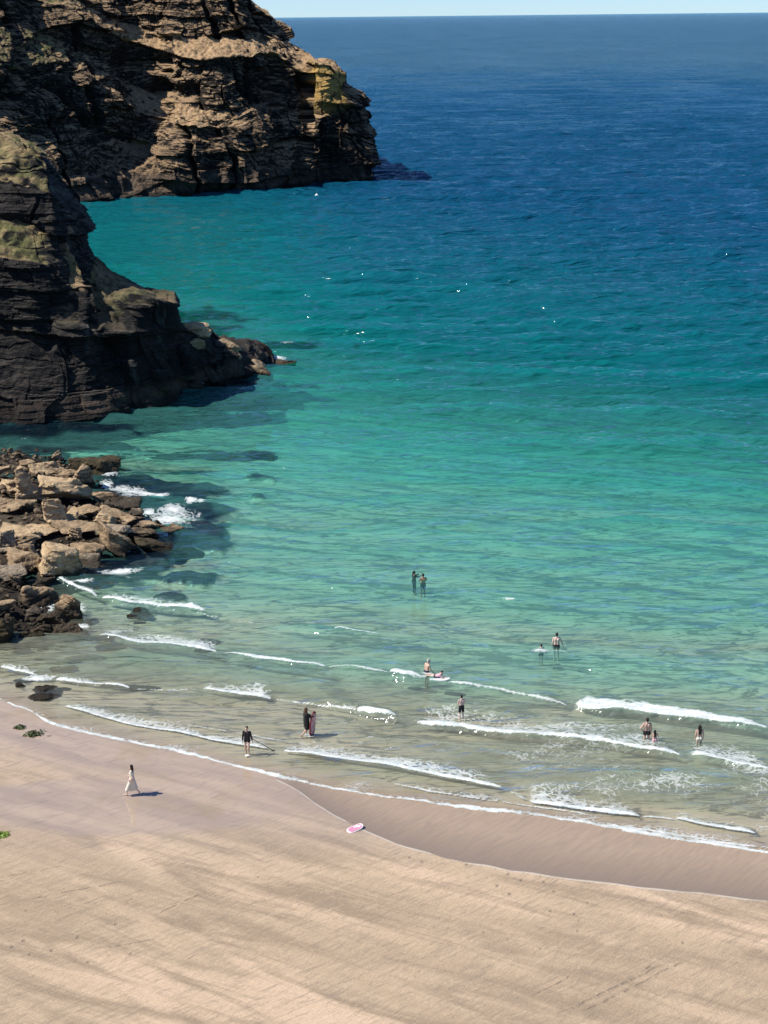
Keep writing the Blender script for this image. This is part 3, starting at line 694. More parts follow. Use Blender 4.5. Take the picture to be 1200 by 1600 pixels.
def displace(bm, seed, size, rough=1.0, strata=1.0, tilt=(0, 0, 1)):
    co = np.array([v.co for v in bm.verts]); no = np.array([v.normal for v in bm.verts])
    t = np.array(tilt)/np.linalg.norm(tilt); h = co@t
    s = size
    q = co/s
    hl = max(.10, .09*s); L = np.floor(h/hl + .8*fbm(q[:, 0]*2, q[:, 1]*2, q[:, 2]*2, oct=2, seed=seed)); Li = L.astype(np.int64); z0 = Li*0
    ci = np.floor(q[:, 0]*4 + q[:, 1]*2 + 5*h3(Li, z0, z0, seed)).astype(np.int64)
    d = strata*s*.030*(h3(Li, z0, z0, seed+1)-.5)*2 + strata*s*.022*(h3(ci, Li, z0, seed+2)-.5)*2
    d *= 1 - np.abs(no@t)*.85
    d += rough*s*.11*(fbm(q[:, 0]*2.3, q[:, 1]*2.3, q[:, 2]*2.3, oct=3, seed=seed+3)-.5)
    d += rough*(.10*(fbm(co[:, 0]*3.5, co[:, 1]*3.5, co[:, 2]*3.5, oct=3, seed=seed+4)-.5))
    co = co + no*d[:, None]
    for v, c in zip(bm.verts, co): v.co = c
def mesh_obj(name, bm, mat, parent=None, smooth=False):
    me = bpy.data.meshes.new(name); bm.to_mesh(me); bm.free()
    me.materials.append(mat)
    if smooth: me.polygons.foreach_set('use_smooth', [True]*len(me.polygons))
    o = bpy.data.objects.new(name, me); COL.objects.link(o)
    if parent: o.parent = parent
    return o
def ground_z(x, y):
    a = np.array([[x]]); b = np.array([[y]])
    return max(float(mound(x, y)), -float(depth_of(a, b)[0][0, 0]))
# x0,x1,y0,y1 in photo pixels, material, thickness factor, tilt degrees (roll), yaw, label
BL = [
 (105,184,703,742,'w',.8,-14,0,"large dark weed-covered rock rising at the seaward end of the boulder bank"),
 (83,97,705,724,'t',.6,8,0,"small pale upright rock left of the tall weed-covered rock"),
 (45,90,720,742,'t',.8,0,20,"rugged tan boulder just behind the large pyramid-shaped boulder"),
 (29,52,719,733,'b',.8,0,0,"low brown rock at the far edge of the bank, left of the rugged tan boulder"),
 (-6,15,728,744,'t',.9,0,0,"pale rock at the far left edge beside the dark cove water"),
 (86,121,732,747,'b',.7,4,0,"smooth brown rock wedged behind the long pale slab"),
 (114,143,732,764,'b',1,0,30,"lumpy yellow-brown rock at the right end of the long pale slab"),
 (20,59,737,786,'t',1.1,6,15,"large pale pyramid-shaped boulder left of the long slab"),
 (52,128,741,786,'t',.55,-20,-10,"long pale tilted slab, the biggest flat rock of the bank"),
 (-10,30,745,768,'t',.8,0,0,"tan boulder left of the pyramid-shaped boulder"),
 (-12,43,772,797,'b',1,0,10,"squared brown block with a dark shaded right side at the left edge"),
 (52,99,779,827,'t',1.1,8,0,"big pale rounded boulder in the middle of the bank"),
 (94,121,794,818,'t',1,0,20,"pale boulder touching the right side of the big rounded boulder"),
 (144,190,762,784,'b',.9,-3,0,"brown humped rock beside the white foam at the bank edge"),
 (158,216,775,791,'s',.6,0,0,"low wet grey rock reaching out toward the foam"),
 (224,249,767,783,'b',.8,0,0,"small brown rock ringed with white foam in the water"),
 (119,156,787,807,'b',.9,6,0,"rounded brown rock left of the layered rock"),
 (152,200,784,813,'b',1,-8,0,"layered brown rock with curved bands near the bank edge"),
 (198,222,794,808,'s',.8,0,0,"small grey rock right of the layered rock"),
 (-10,52,814,852,'t',.6,-6,12,"broad pinkish slab leaning down at the left edge"),
 (38,90,820,834,'t',.35,-3,0,"thin pale slab below the big rounded boulder"),
 (86,146,811,835,'b',.6,-5,0,"flat reddish-brown slab right of the thin pale slab"),
 (150,176,805,822,'t',.9,-20,0,"small tan wedge-shaped rock below the layered rock"),
 (176,219,805,820,'b',.5,-2,0,"flat brown slab lying behind the two seaward slabs"),
 (210,251,811,827,'t',.5,0,0,"flat tan slab just left of the outermost tilted slab"),
 (241,289,817,837,'t',.6,7,-8,"outermost tan slab tilted into the water beside white foam"),
 (150,200,819,842,'s',.8,0,0,"dark shaded boulder in the middle of the seaward spur"),
 (195,241,822,838,'b',.7,-6,0,"brown slab below the flat tan slab"),
 (143,200,826,868,'b',.8,-22,0,"long brown boulder sloping down to the clear shallows"),
 (195,259,832,862,'w',.75,-12,0,"dark barnacled boulder at the lower tip of the seaward spur"),
 (110,126,830,852,'t',1,0,0,"small round pale rock above the low brown boulder"),
 (108,161,845,876,'b',.8,-6,0,"low brown boulder right of the huge square boulder"),
 (24,52,835,859,'b',1,0,0,"brown rock in the shade below the pinkish slab"),
 (-8,22,832,866,'s',1,0,0,"dark grey boulder in shade at the left edge"),
 (22,56,852,874,'b',.9,-5,0,"pitted brown rock left of the huge square boulder"),
 (60,116,857,909,'t',1.05,3,12,"huge square pale boulder with a pitted front, nearest the clear shallows"),
 (4,56,863,893,'b',.8,-12,0,"long brown boulder left of the huge square boulder"),
 (-8,40,876,912,'s',1,0,0,"dark weed-streaked boulder under the long brown boulder"),
 (114,156,866,892,'s',.7,0,0,"low broken grey rock in the shallows right of the huge square boulder"),
 (8,29,899,918,'b',1,0,0,"small golden-brown rock below the dark weed-streaked boulder"),
 (33,79,908,947,'b',1.1,-6,25,"rough brown boulder with a black shaded side above the shallows"),
 (57,89,897,916,'s',.8,10,0,"small dark rock at the foot of the huge square boulder"),
 (88,126,937,978,'b',1.1,-4,0,"golden-brown rounded boulder standing in the swash"),
 (38,71,947,966,'s',.7,-3,0,"grey smooth rock left of the golden-brown boulder"),
 (-8,27,940,962,'b',.7,0,0,"flat brown rock at the left edge above the weed heap"),
 (60,97,955,978,'b',.8,0,0,"low brown rock touching the golden-brown boulder"),
 (77,131,974,1003,'b',.85,-3,0,"smooth oval boulder, the lowest of the bank, on wet sand"),
 (49,78,972,992,'b',.8,0,0,"small brown rock left of the smooth oval boulder"),
 (131,145,967,979,'w',1,0,0,"tiny dark rock in foam right of the golden-brown boulder"),
 (-14,40,962,1012,'w',.8,-6,0,"black weed heap of rock at the left edge of the wet sand"),
 (30,66,978,1008,'w',.7,-10,0,"black weed-covered rock beside the smooth oval boulder"),
 (209,241,954,970,'w',.6,0,0,"dark mossy rock alone in the shallows between two foam lines"),
 (196,215,966,976,'w',.5,0,0,"small dark rock just below the mossy rock in the shallows"),
 (80,116,1039,1051,'w',.5,-8,0,"low weedy rock in the thin swash near the left foam line"),
 (20,39,1064,1075,'w',.7,0,0,"dark weedy lump nearest the left edge of the swash"),
 (48,86,1083,1096,'w',.5,0,0,"wide flat weedy rock at the swash edge"),
 (52,84,1070,1082,'w',.4,0,0,"flat dark rock awash just above the wide flat weedy rock"),
 (264,316,786,796,'s',.5,0,0,"flat wet rock barely above water, off the seaward spur"),
 (283,326,503,529,'t',1,0,0,"sunlit tan block perched at the end of the dark promontory"),
 (338,413,525,550,'b',.7,-4,0,"broad brown reef rock at the point below the tan block"),
 (372,402,545,562,'t',.8,-10,0,"pale sunlit rock among the weedy rocks of the point"),
 (362,418,558,590,'b',.7,0,0,"rough brown reef rock at the lowest edge of the point"),
 (326,372,530,566,'b',.8,-12,0,"broken brown rock joining the point to the promontory"),
 (408,458,559,569,'b',.3,0,0,"flat rock slab lying just above water off the point"),
 (290,318,527,548,'b',.6,-4,0,"thin stacked ledge rock directly below the sunlit tan block"),
 (302,336,543,566,'n',.8,4,0,"grey squared rock under the stacked ledge rock on the promontory end"),
 (268,304,548,590,'n',.9,0,0,"tall dark block split from the promontory wall by a joint"),
 (318,352,566,600,'n',.9,6,0,"dark block at the waterline where the promontory wall ends"),
 (214,262,590,632,'n',.8,0,0,"big dark block at the foot of the promontory wall"),
 (262,318,588,620,'n',.7,-4,0,"low dark block between two taller blocks at the promontory foot"),
 (574,593,264,290,'n',1,0,0,"dark square rock at the foot of the distant headland tip"),
]
rndR = random.Random(4)
for i, (x0, x1, y0, y1, mk, tf, roll, yaw, lab) in enumerate(BL):
    far = y1 < 600
    cx, w, h = (x0+x1)/2, x1-x0, y1-y0
    z = 0.0
    if far: zb = -.3
    for _ in range(3):
        g_ = G(cx, y1 - .12*h, z); z = ground_z(g_[0], g_[1]) if not far else 0.0
    if lab.startswith("sunlit tan block"): g_ = P(cx, y1-4, G(300, 613)[1]+4.2); z = g_[2]
    if 240 < y0 and y1 < 640 and lab.split()[0] in ('thin', 'grey', 'tall', 'dark', 'big', 'low') and ('promontory' in lab or 'tan block' in lab) and 'reef' not in lab and cx < 340:
        bp = np.interp(cx, [215, 262, 300, 332, 350], [641, 626, 613, 605, 598]); g_ = P(cx, y1 - 3, G(cx, bp)[1] + (.8 if y1 > 585 else 1.8)); z = g_[2]
    if 'joining the point' in lab or lab.startswith("broad brown reef") or lab.startswith("pale sunlit rock among"):
        g_ = G(cx, y1, 1.6 if 'joining' in lab else 1.3 if 'reef rock at the point' in lab else .7); z = g_[2]
    if 'mossy rock' in lab: z += .42
    d = float(np.hypot(np.hypot(g_[0], g_[1]), H-z)); m = d/F
    W_, dep_ = w*m*1.22, w*m*.85
    H_ = max((h*m - .30*dep_)/.92, .35*h*m)*1.25
    if mk == 'w': H_ *= 1.12
    if tf < .7: H_ = max(H_*.8, .25*h*m)
    dims = (W_, dep_, H_*1.25)
    rnd = random.Random(100+i)
    bm = rock_bm(rnd, dims, npts=rnd.choice((10, 12, 15)) if not lab.startswith(("huge square", "sunlit tan block")) else 26)
    sz = max(dims)*.75
    displace(bm, 700+i*13, sz, rough=1.0 if mk != 'w' else 1.7, strata=1.7 if mk in 'tbsn' else .8, tilt=(rnd.uniform(-.4, .4), rnd.uniform(-.3, .3), 1))
    bmesh.ops.rotate(bm, verts=bm.verts, cent=(0, 0, 0), matrix=Matrix.Rotation(math.radians(yaw), 3, 'Z') @ Matrix.Rotation(math.radians(-roll), 3, 'Y'))
    for v in bm.verts:
        f_ = 1 + .38*min(1, max(0, -v.co.z/(H_*.5))); v.co.x *= f_; v.co.y *= f_
    zmin = min(v.co.z for v in bm.verts)
    bmesh.ops.translate(bm, verts=bm.verts, vec=(0, 0, -zmin - (.18 if mk != 'w' else .42)*H_))
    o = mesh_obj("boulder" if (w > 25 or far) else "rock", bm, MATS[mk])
    o.location = (g_[0], g_[1] + dep_*.25, z)
    tag(o, lab, "rock", "boulders and rocks of the bank by the cove" if not far else "rocks at the foot of the cliffs")

# rubble between the boulders, and the bank they lie on
def rubble():
    rr = random.Random(9); V, Fc = [], []
    tmpl = []
    for k in range(14):
        bm = rock_bm(random.Random(900+k), (1, .8, .6), npts=12, cuts=()); 
        bmesh.ops.dissolve_limit(bm, angle_limit=.1, verts=bm.verts, edges=bm.edges)
        bmesh.ops.triangulate(bm, faces=list(bm.faces)); bm.verts.ensure_lookup_table()
        bmesh.ops.subdivide_edges(bm, edges=list(bm.edges), cuts=1, use_grid_fill=True); bmesh.ops.triangulate(bm, faces=list(bm.faces))
        displace(bm, 40+k, 1.0, rough=1.2)
        bm.verts.index_update()
        tmpl.append((np.array([v.co for v in bm.verts]), [[v.index for v in f.verts] for f in bm.faces])); bm.free()
    n_ = 0
    ylo, yhi = _ml[:, 1].min(), _ml[:, 1].max(); o_ = np.argsort(_ml[:, 1])
    for k in range(1000):
        y = rr.uniform(ylo-.5, yhi+.5); e = float(np.interp(y, _ml[o_, 1], _ml[o_, 0])); x = e + .6 - abs(rr.gauss(0, 1))*9
        if x < -48: continue
        s = rr.uniform(.22, .60)*(1.6 if rr.random() < .1 else 1)
        vs, fs = tmpl[rr.randrange(14)]
        M = np.array(Euler((rr.uniform(-.5, .5), rr.uniform(-.5, .5), rr.uniform(0, 6.28))).to_matrix())
        V.append((vs*s)@M.T + np.array([x, y, float(mound(x, y)) + .12*s])); Fc += [[a+n_ for a in f] for f in fs]; n_ += len(vs)
    me = bpy.data.meshes.new("rubble"); me.from_pydata(np.concatenate(V).tolist(), [], Fc); me.materials.append(boulder_mat('rubble_stone', (.02, .015, .010), (.085, .062, .040), (.24, .175, .11), wetz=.5))  # stones coloured dark so the gaps between boulders read as shaded
    o = bpy.data.objects.new("rubble", me); COL.objects.link(o); tag(o, "loose brown stones filling the gaps between the boulders", "rubble", kind='stuff')
rubble()
gy, gx = np.meshgrid(np.linspace(_ml[:, 1].min()-6, _ml[:, 1].max()+6, 260), np.linspace(-100, -10, 420), indexing='ij')
gz = mound(gx, gy) + .7*(fbm(gx*.7, gy*.7, oct=4, seed=15)-.5) - .30
bank = grid_mesh("rock_bank", gx, gy, gz, boulder_mat('bank_rock', (.012, .010, .007), (.045, .034, .022), (.10, .075, .048), wetz=.5), smooth=False, flip=False); tag(bank, kind='structure')
# ------------------------------------------------------------------ people
def plain(name, col, rough=.7, spec=.3, var=.12, scale=9.0):
    n = NT(name); p = n.n('ShaderNodeTexCoord').outputs['Object']
    c = n.mix(n.mapr(n.noise(p, scale, 3, .6), .3, .7), tuple(x*(1-var) for x in col), tuple(min(1, x*(1+var)) for x in col))
    n.bsdf(Base_Color=c, Roughness=rough, Specular_IOR_Level=spec); return n.m
SKIN = plain("fair_skin", (.58, .38, .29), .5); SKINP = plain("pale_skin", (.70, .50, .41), .5); SKINT = plain("tanned_skin", (.42, .20, .12), .5)
BLACK = plain("black_cloth", (.010, .010, .012), .6); NAVY = plain("navy_cloth", (.015, .03, .06), .7); CREAM = plain("cream_cloth", (.70, .66, .56), .85)
PINK = plain("pink_cloth", (.75, .42, .45), .8); DHAIR = plain("dark_hair", (.018, .012, .009), .5); BHAIR = plain("brown_hair", (.09, .045, .025), .5); GHAIR = plain("grey_hair", (.45, .42, .38), .6)
WHITE = plain("white_foam_board", (.78, .80, .80), .4); EYE = plain("eye_dark", (.02, .015, .012), .3); LIP = plain("lip", (.38, .16, .13), .5)

def _sphere(seg, ring):
    V = [(0, 0, 1)] + [(math.sin(math.pi*r/ring)*math.cos(2*math.pi*s/seg), math.sin(math.pi*r/ring)*math.sin(2*math.pi*s/seg), math.cos(math.pi*r/ring)) for r in range(1, ring) for s in range(seg)] + [(0, 0, -1)]
    Q = [(0, 1+s, 1+(s+1) % seg) for s in range(seg)]
    for r in range(ring-2):
        for s in range(seg): a = 1+r*seg; t = (s+1) % seg; Q.append((a+s, a+seg+s, a+seg+t, a+t))
    z = 1+(ring-2)*seg; Q += [(z+s, z+seg, z+(s+1) % seg) for s in range(seg)]
    return [Vector(v) for v in V], Q
_SPH = {}
def add_sphere(bm, M, seg, ring):
    if (seg, ring) not in _SPH: _SPH[(seg, ring)] = _sphere(seg, ring)
    V, Q = _SPH[(seg, ring)]; vs = [bm.verts.new(M @ v) for v in V]
    for q in Q: bm.faces.new([vs[k] for k in q])
def cap(bm, a, b, r0, r1, seg=12):
    a, b = Vector(a), Vector(b); d = b-a; L = d.length
    if L > 1e-6:
        q = d.to_track_quat('Z', 'Y').to_matrix(); u = [Vector((math.cos(2*math.pi*k/seg), math.sin(2*math.pi*k/seg), 0)) for k in range(seg)]
        A = [bm.verts.new(a + q @ (w_*r0)) for w_ in u]; B = [bm.verts.new(b + q @ (w_*r1)) for w_ in u]
        bm.faces.new(A[::-1]); bm.faces.new(B)
        for k in range(seg): bm.faces.new((A[k-1], A[k], B[k], B[k-1]))
    for p, r in ((a, r0), (b, r1)): add_sphere(bm, Matrix.Translation(p) @ Matrix.Scale(r, 4), seg, 8)
def ell(bm, c, r, rot=(0, 0, 0)):
    add_sphere(bm, Matrix.Translation(c) @ Euler(rot).to_matrix().to_4x4() @ Matrix.Diagonal((*r, 1)), 16, 12)
def skinned(name, bm, mat, parent, voxel=.010, smooth_it=3):
    me = bpy.data.meshes.new(name); bm.to_mesh(me); bm.free(); me.materials.append(mat)
    o = bpy.data.objects.new(name, me); COL.objects.link(o)
    m = o.modifiers.new("r", 'REMESH'); m.mode = 'VOXEL'; m.voxel_size = voxel; m.use_smooth_shade = True
    s = o.modifiers.new("s", 'SMOOTH'); s.factor = .5; s.iterations = smooth_it
    dg = bpy.context.evaluated_depsgraph_get(); dg.update()
    m2 = bpy.data.meshes.new_from_object(o.evaluated_get(dg)); o.modifiers.clear(); o.data = m2
    m2.name = name
    if not m2.materials: m2.materials.append(mat)
    m2.polygons.foreach_set('use_smooth', [True]*len(m2.polygons))
    if parent: o.parent = parent
    return o
def V3(*a): return Vector(a)
BASE = dict(pel=(0, 0, .95), che=(0, 0, 1.27), nek=(0, -.01, 1.45), hed=(0, .02, 1.60),
            shL=(-.175, 0, 1.40), elL=(-.23, -.02, 1.12), wrL=(-.24, .06, .88), shR=(.175, 0, 1.40), elR=(.23, -.02, 1.12), wrR=(.24, .06, .88),
            hiL=(-.095, 0, .90), knL=(-.105, .02, .50), anL=(-.11, -.01, .08), hiR=(.095, 0, .90), knR=(.105, .02, .50), anR=(.11, -.01, .08))
def person(label, loc, face, height, pose=None, skin=SKIN, clothes=(), hair=None, fem=False, bulk=1.0, look=0, group=None):
    """loc: foot point; face: heading in degrees, 0 = away from the camera, 90 = to the left"""
    J = dict(BASE); J.update(pose or {}); J = {k: Vector(v) for k, v in J.items()}
    root = bpy.data.objects.new("person", None); COL.objects.link(root); root.empty_display_size = .3
    root.location = loc; root.rotation_euler = (0, 0, math.radians(face)); root.scale = (height/1.74,)*3
    tag(root, label, "person", group)
    w = (.92 if fem else 1.0)*bulk
    up = (J['nek']-J['pel']).normalized(); side = (J['shR']-J['shL']).normalized(); fwd = up.cross(side)*1.0
    bm = bmesh.new()
    # torso: paired capsules so it is wider than deep
    for s in (-1, 1):
        cap(bm, J['pel']+side*s*.065, J['che']+side*s*.06-up*.10, .105*w, .098*w)
        cap(bm, J['che']+side*s*.06-up*.10, J['che']+side*s*.075+up*.05, .098*w, .105*w)
        cap(bm, J['che']+side*s*.06+up*.07, (J['shR'] if s > 0 else J['shL'])-up*.01, .085*w, .058*w)
        cap(bm, J['nek']-up*.02, J['che']+side*s*.12+up*.10, .045*w, .05*w)
        if fem: ell(bm, J['che']+side*s*.07+fwd*.085, (.055, .05, .055))
        ell(bm, J['pel']+side*s*.065-fwd*.055-up*.04, (.085*w, .085*w, .09*w))
    cap(bm, J['nek']-up*.03, J['hed']-up*.05, .054*w, .050*w)
    # limbs
    for S in 'LR':
        cap(bm, J['sh'+S], J['el'+S], .052*w, .040*w); cap(bm, J['el'+S], J['wr'+S], .040*w, .026*w)
        cap(bm, J['hi'+S], J['kn'+S], .088*w, .055*w); cap(bm, J['kn'+S]-V3(0, .0, 0), J['kn'+S].lerp(J['an'+S], .35)-fwd*.012, .054*w, .056*w)
        cap(bm, J['kn'+S].lerp(J['an'+S], .35)-fwd*.012, J['an'+S], .056*w, .034*w)
        sh = (J['an'+S]-J['kn'+S]).normalized(); ft = V3(0, 1, 0); ft = (ft - sh*ft.dot(sh)); ft = ft.normalized() if ft.length > .2 else V3(0, 1, 0)
        cap(bm, J['an'+S]+sh*.035-ft*.03, J['an'+S]+sh*.048+ft*.13, .034, .024)
        cap(bm, J['an'+S]+sh*.045+ft*.10, J['an'+S]+sh*.05+ft*.17, .030, .020)
        # hand: palm, four fingers of different length, thumb from the palm's side
        sg = 1 if S == 'R' else -1
        d = (J['wr'+S]-J['el'+S]).normalized(); acr = fwd - d*fwd.dot(d); acr = acr.normalized() if acr.length > .15 else up.copy(); nrm = d.cross(acr)*sg
        pc = J['wr'+S]+d*.05
        for q in (-1, 0, 1): cap(bm, J['wr'+S]+acr*q*.012, pc+acr*q*.026+d*.03, .016, .014)
        for q, L in ((-1.5, .060), (-.5, .072), (.5, .078), (1.5, .070)):
            a0 = pc+d*.035+acr*q*.0205; a1 = a0+d*L*.5-nrm*.010; a2 = a1+d*L*.42-nrm*.028
            cap(bm, a0, a1, .0105, .010, 8); cap(bm, a1, a2, .010, .0085, 8)
        t0 = J['wr'+S]+d*.03+acr*.030; t1 = t0+acr*.030+d*.03-nrm*.01; cap(bm, t0, t1, .0125, .011, 8); cap(bm, t1, t1+d*.03+acr*.006-nrm*.008, .011, .0095, 8)
    # head
    hr = Matrix.Rotation(math.radians(look), 3, 'Z'); hf = hr @ fwd; hs = hf.cross(up)*-1 if False else hr @ side; hu = up
    C = J['hed']; Mh = Matrix((hs, hf, hu)).transposed()
    e3 = Mh.to_euler()
    hp = lambda x, y, z: C + hs*x + hf*y + hu*z
    ell(bm, hp(0, -.012, .035), (.074, .092, .085), e3); ell(bm, hp(0, .022, -.045), (.056, .064, .07), e3)
    cap(bm, hp(0, .062, -.095), hp(0, .055, -.085), .026, .026)
    cap(bm, hp(0, .088, .012), hp(0, .108, -.028), .009, .014)
    cap(bm, hp(-.03, .076, .028), hp(.03, .076, .028), .012, .012)
    for s in (-1, 1): ell(bm, hp(s*.076, -.008, -.01), (.010, .02, .032), e3)
    body = skinned("body", bm, skin, root, .0095)
    for s in (-1, 1):
        b2 = bmesh.new(); ell(b2, hp(s*.031, .083, .006), (.012, .008, .007), e3); mesh_obj("eye", b2, EYE, root, True)
    b2 = bmesh.new(); ell(b2, hp(0, .089, -.058), (.024, .008, .008), e3); mesh_obj("mouth", b2, LIP, root, True)
    # clothes: shells that follow the same joints
    for kind, mat, *ar in clothes:
        b3 = bmesh.new(); g = .012; vx = .012
        if kind in ('shorts', 'briefs', 'wetsuit'):
            L = {'shorts': .62, 'briefs': .16, 'wetsuit': .96}[kind]
            top = .13 if kind != 'wetsuit' else .3
            for s, S in ((-1, 'L'), (1, 'R')):
                cap(b3, J['pel']+side*s*.065, J['pel']+side*s*.065+up*top*(.55 if kind != 'briefs' else .3), .105*w+g, .100*w+g)
                ell(b3, J['pel']+side*s*.065-fwd*.055-up*.04, (.085*w+g, .085*w+g, .09*w+g))
                cap(b3, J['hi'+S], J['hi'+S].lerp(J['kn'+S], min(L, .98)), .088*w+g*1.2, (.088-.033*L)*w+g*(2.2 if kind == 'shorts' else 1))
                if kind == 'wetsuit': cap(b3, J['kn'+S], J['kn'+S].lerp(J['an'+S], .8), .058*w+g, .042*w+g)
        if kind in ('top', 'wetsuit', 'longtop', 'bikini'):
            for s, S in ((-1, 'L'), (1, 'R')):
                if kind == 'bikini':
                    ell(b3, J['che']+side*s*.07+fwd*.085, (.064, .058, .058)); cap(b3, J['che']+side*s*.07-up*.03, J['che']+side*s*.12-up*.02-fwd*.02, .098*w, .058*w)
                    continue
                cap(b3, J['pel']+side*s*.065+up*.02, J['che']+side*s*.06-up*.10, .105*w+g, .098*w+g)
                cap(b3, J['che']+side*s*.06-up*.10, J['che']+side*s*.075+up*.05, .098*w+g, .105*w+g)
                cap(b3, J['che']+side*s*.06+up*.07, J['sh'+S]-up*.01, .085*w+g, .058*w+g)
                k = .55 if kind == 'top' else 1
                cap(b3, J['sh'+S], J['sh'+S].lerp(J['el'+S], k), .052*w+g, .044*w+g)
                if kind != 'top': cap(b3, J['el'+S], J['el'+S].lerp(J['wr'+S], .85), .040*w+g, .03*w+g)
        if kind == 'dress':
            hem = ar[0] if ar else .42
            for s in (-1, 1):
                cap(b3, J['pel']+side*s*.065+up*.05, J['che']+side*s*.06-up*.10, .100*w+g, .098*w+g)
                cap(b3, J['che']+side*s*.06-up*.10, J['che']+side*s*.075+up*.03, .098*w+g, .103*w+g)
                cap(b3, J['che']+side*s*.06+up*.05, (J['shR'] if s > 0 else J['shL'])-up*.02, .085*w+g, .05*w+g)
                cap(b3, (J['shR'] if s > 0 else J['shL']), (J['shR'] if s > 0 else J['shL']).lerp(J['elR' if s > 0 else 'elL'], .45), .058*w+g, .055*w+g)
            r0 = .115
            P0 = J['pel']+up*.06
            for yy, kk in ((.14, J['knL'].lerp(J['anL'], hem)), (-.12, J['knR'].lerp(J['anR'], hem))):
                for s in (-1, 1): cap(b3, P0+side*s*.05, kk+side*s*.045+V3(0, 0, .02), .115*w, .105)
            mid_ = (J['knL'].lerp(J['anL'], hem)+J['knR'].lerp(J['anR'], hem))/2
            cap(b3, P0, mid_+V3(0, 0, .03), .13, .15)
        if kind == 'robe':
            for s, S in ((-1, 'L'), (1, 'R')):
                cap(b3, J['che']+side*s*.06+up*.07, J['sh'+S]-up*.01, .11*w, .08*w); cap(b3, J['sh'+S], J['el'+S], .085, .075); cap(b3, J['el'+S], J['el'+S].lerp(J['wr'+S], .7), .075, .06)
                cap(b3, J['che']+side*s*.06+up*.05, J['hi'+S].lerp(J['kn'+S], .75)+side*s*.03, .15*w, .15)
        nm_ = {'briefs': 'swim_trunks', 'top': 'swim_shirt', 'bikini': 'bikini_top', 'longtop': 'swim_shirt'}.get(kind, kind)
        skinned(nm_, b3, mat, root, vx, 2)
    if hair:
        kind, mat = hair; b4 = bmesh.new()
        ell(b4, hp(0, -.024, .050), (.083, .094, .086), e3); ell(b4, hp(0, -.045, .0), (.080, .070, .080), e3)
        if kind in ('long', 'bob'):
            L = .34 if kind == 'long' else .12
            for s in (-1, 0, 1): cap(b4, hp(s*.04, -.05, .0), hp(s*.05, -.085-.02*(kind == 'long'), -.05-L), .062, .040)
            for s in (-1, 1): cap(b4, hp(s*.07, -.01, .03), hp(s*.072, -.02, -.10), .026, .03)
        if kind == 'pony': cap(b4, hp(0, -.10, .03), hp(0, -.15, -.12), .035, .02); ell(b4, hp(0, -.11, .04), (.04, .04, .04))
        skinned("hair", b4, mat, root, .012, 2)
    return root
def stand(px, py, on=None):               # foot point for someone whose waterline / feet are at this pixel
    q = G(px, py, 0.0); z = -float(depth_of(np.array([[q[0]]]), np.array([[q[1]]]))[0][0, 0])
    if z > 0: q = G(px, py, z)
    return (q[0], q[1], z - .01)
walkL = dict(knL=(-.10, .22, .52), anL=(-.10, .30, .11), knR=(.10, .00, .50), anR=(.10, -.30, .16), elL=(-.22, -.10, 1.14), wrL=(-.20, .04, .98), elR=(.22, .02, 1.12), wrR=(.21, .20, .98))
person("woman in a loose cream dress and dark bobbed hair walking left over the wet sand", stand(208, 1242.5), 84, 1.68, walkL, SKINP, [('dress', CREAM, .42)], ('bob', DHAIR), True)
person("person in black top and trunks holding a long thin pole at the water's edge", stand(387, 1178), 168, 1.68,
       dict(elL=(-.26, .06, 1.14), wrL=(-.34, .16, .98), elR=(.24, -.03, 1.12), wrR=(.25, .02, .86), knL=(-.10, .14, .52), anL=(-.10, .10, .12), anR=(.10, -.12, .08)), SKIN, [('longtop', BLACK), ('briefs', BLACK)], ('short', DHAIR), False, .95)
person("long-haired woman in a black hooded robe walking beside an upright bodyboard in the shallows", stand(479, 1144.5), -68, 1.72,
       dict(knL=(-.10, .05, .50), anL=(-.10, .02, .08), knR=(.10, .0, .50), anR=(.10, -.32, .18), elR=(.20, .16, 1.24), wrR=(.16, .40, 1.20), elL=(-.2, .12, 1.2), wrL=(-.12, .34, 1.12)), SKIN, [('robe', BLACK), ('briefs', BLACK)], ('long', BHAIR), True)
person("person in a black wetsuit standing waist-deep with arms stretched forward, farthest out", stand(647, 903.5), -62, 1.70,
       dict(elL=(-.20, .22, 1.30), wrL=(-.12, .46, 1.36), elR=(.20, .22, 1.28), wrR=(.14, .45, 1.30)), SKIN, [('wetsuit', BLACK)], ('pony', DHAIR), True)
person("tanned bare-backed man standing hip-deep next to the person in the black wetsuit", stand(661, 909), 12, 1.74,
       dict(elL=(-.27, .04, 1.16), wrL=(-.16, .2, 1.2), elR=(.27, .05, 1.16), wrR=(.2, .2, 1.1)), SKINT, [('shorts', BLACK)], ('short', DHAIR))
person("bare-chested grey-haired man in navy shorts beside the child on the white bodyboard", stand(666.5, 1059), -60, 1.80,
       dict(che=(0, .05, 1.27), nek=(0, .08, 1.44), hed=(0, .14, 1.58), shL=(-.175, .06, 1.39), shR=(.175, .06, 1.39), elR=(.22, .14, 1.12), wrR=(.20, .30, .92), elL=(-.24, .02, 1.12), wrL=(-.22, .12, .88)), SKIN, [('shorts', NAVY)], ('short', GHAIR))
person("dark-haired person in dark shorts standing shin-deep alone in the middle shallows", stand(721, 1115), 20, 1.60,
       dict(elL=(-.22, .06, 1.14), wrL=(-.08, .2, 1.05), elR=(.22, .06, 1.14), wrR=(.08, .2, 1.05)), SKINP, [('shorts', BLACK)], ('short', DHAIR), True, .95)
person("child with bare back and dark hair wading waist-deep with arms held out", stand(845.5, 1021), 10, 1.42,
       dict(elL=(-.30, .02, 1.16), wrL=(-.40, .08, .94), elR=(.30, .02, 1.16), wrR=(.42, .08, .96)), SKINP, [('briefs', NAVY)], ('short', DHAIR), False, .92)
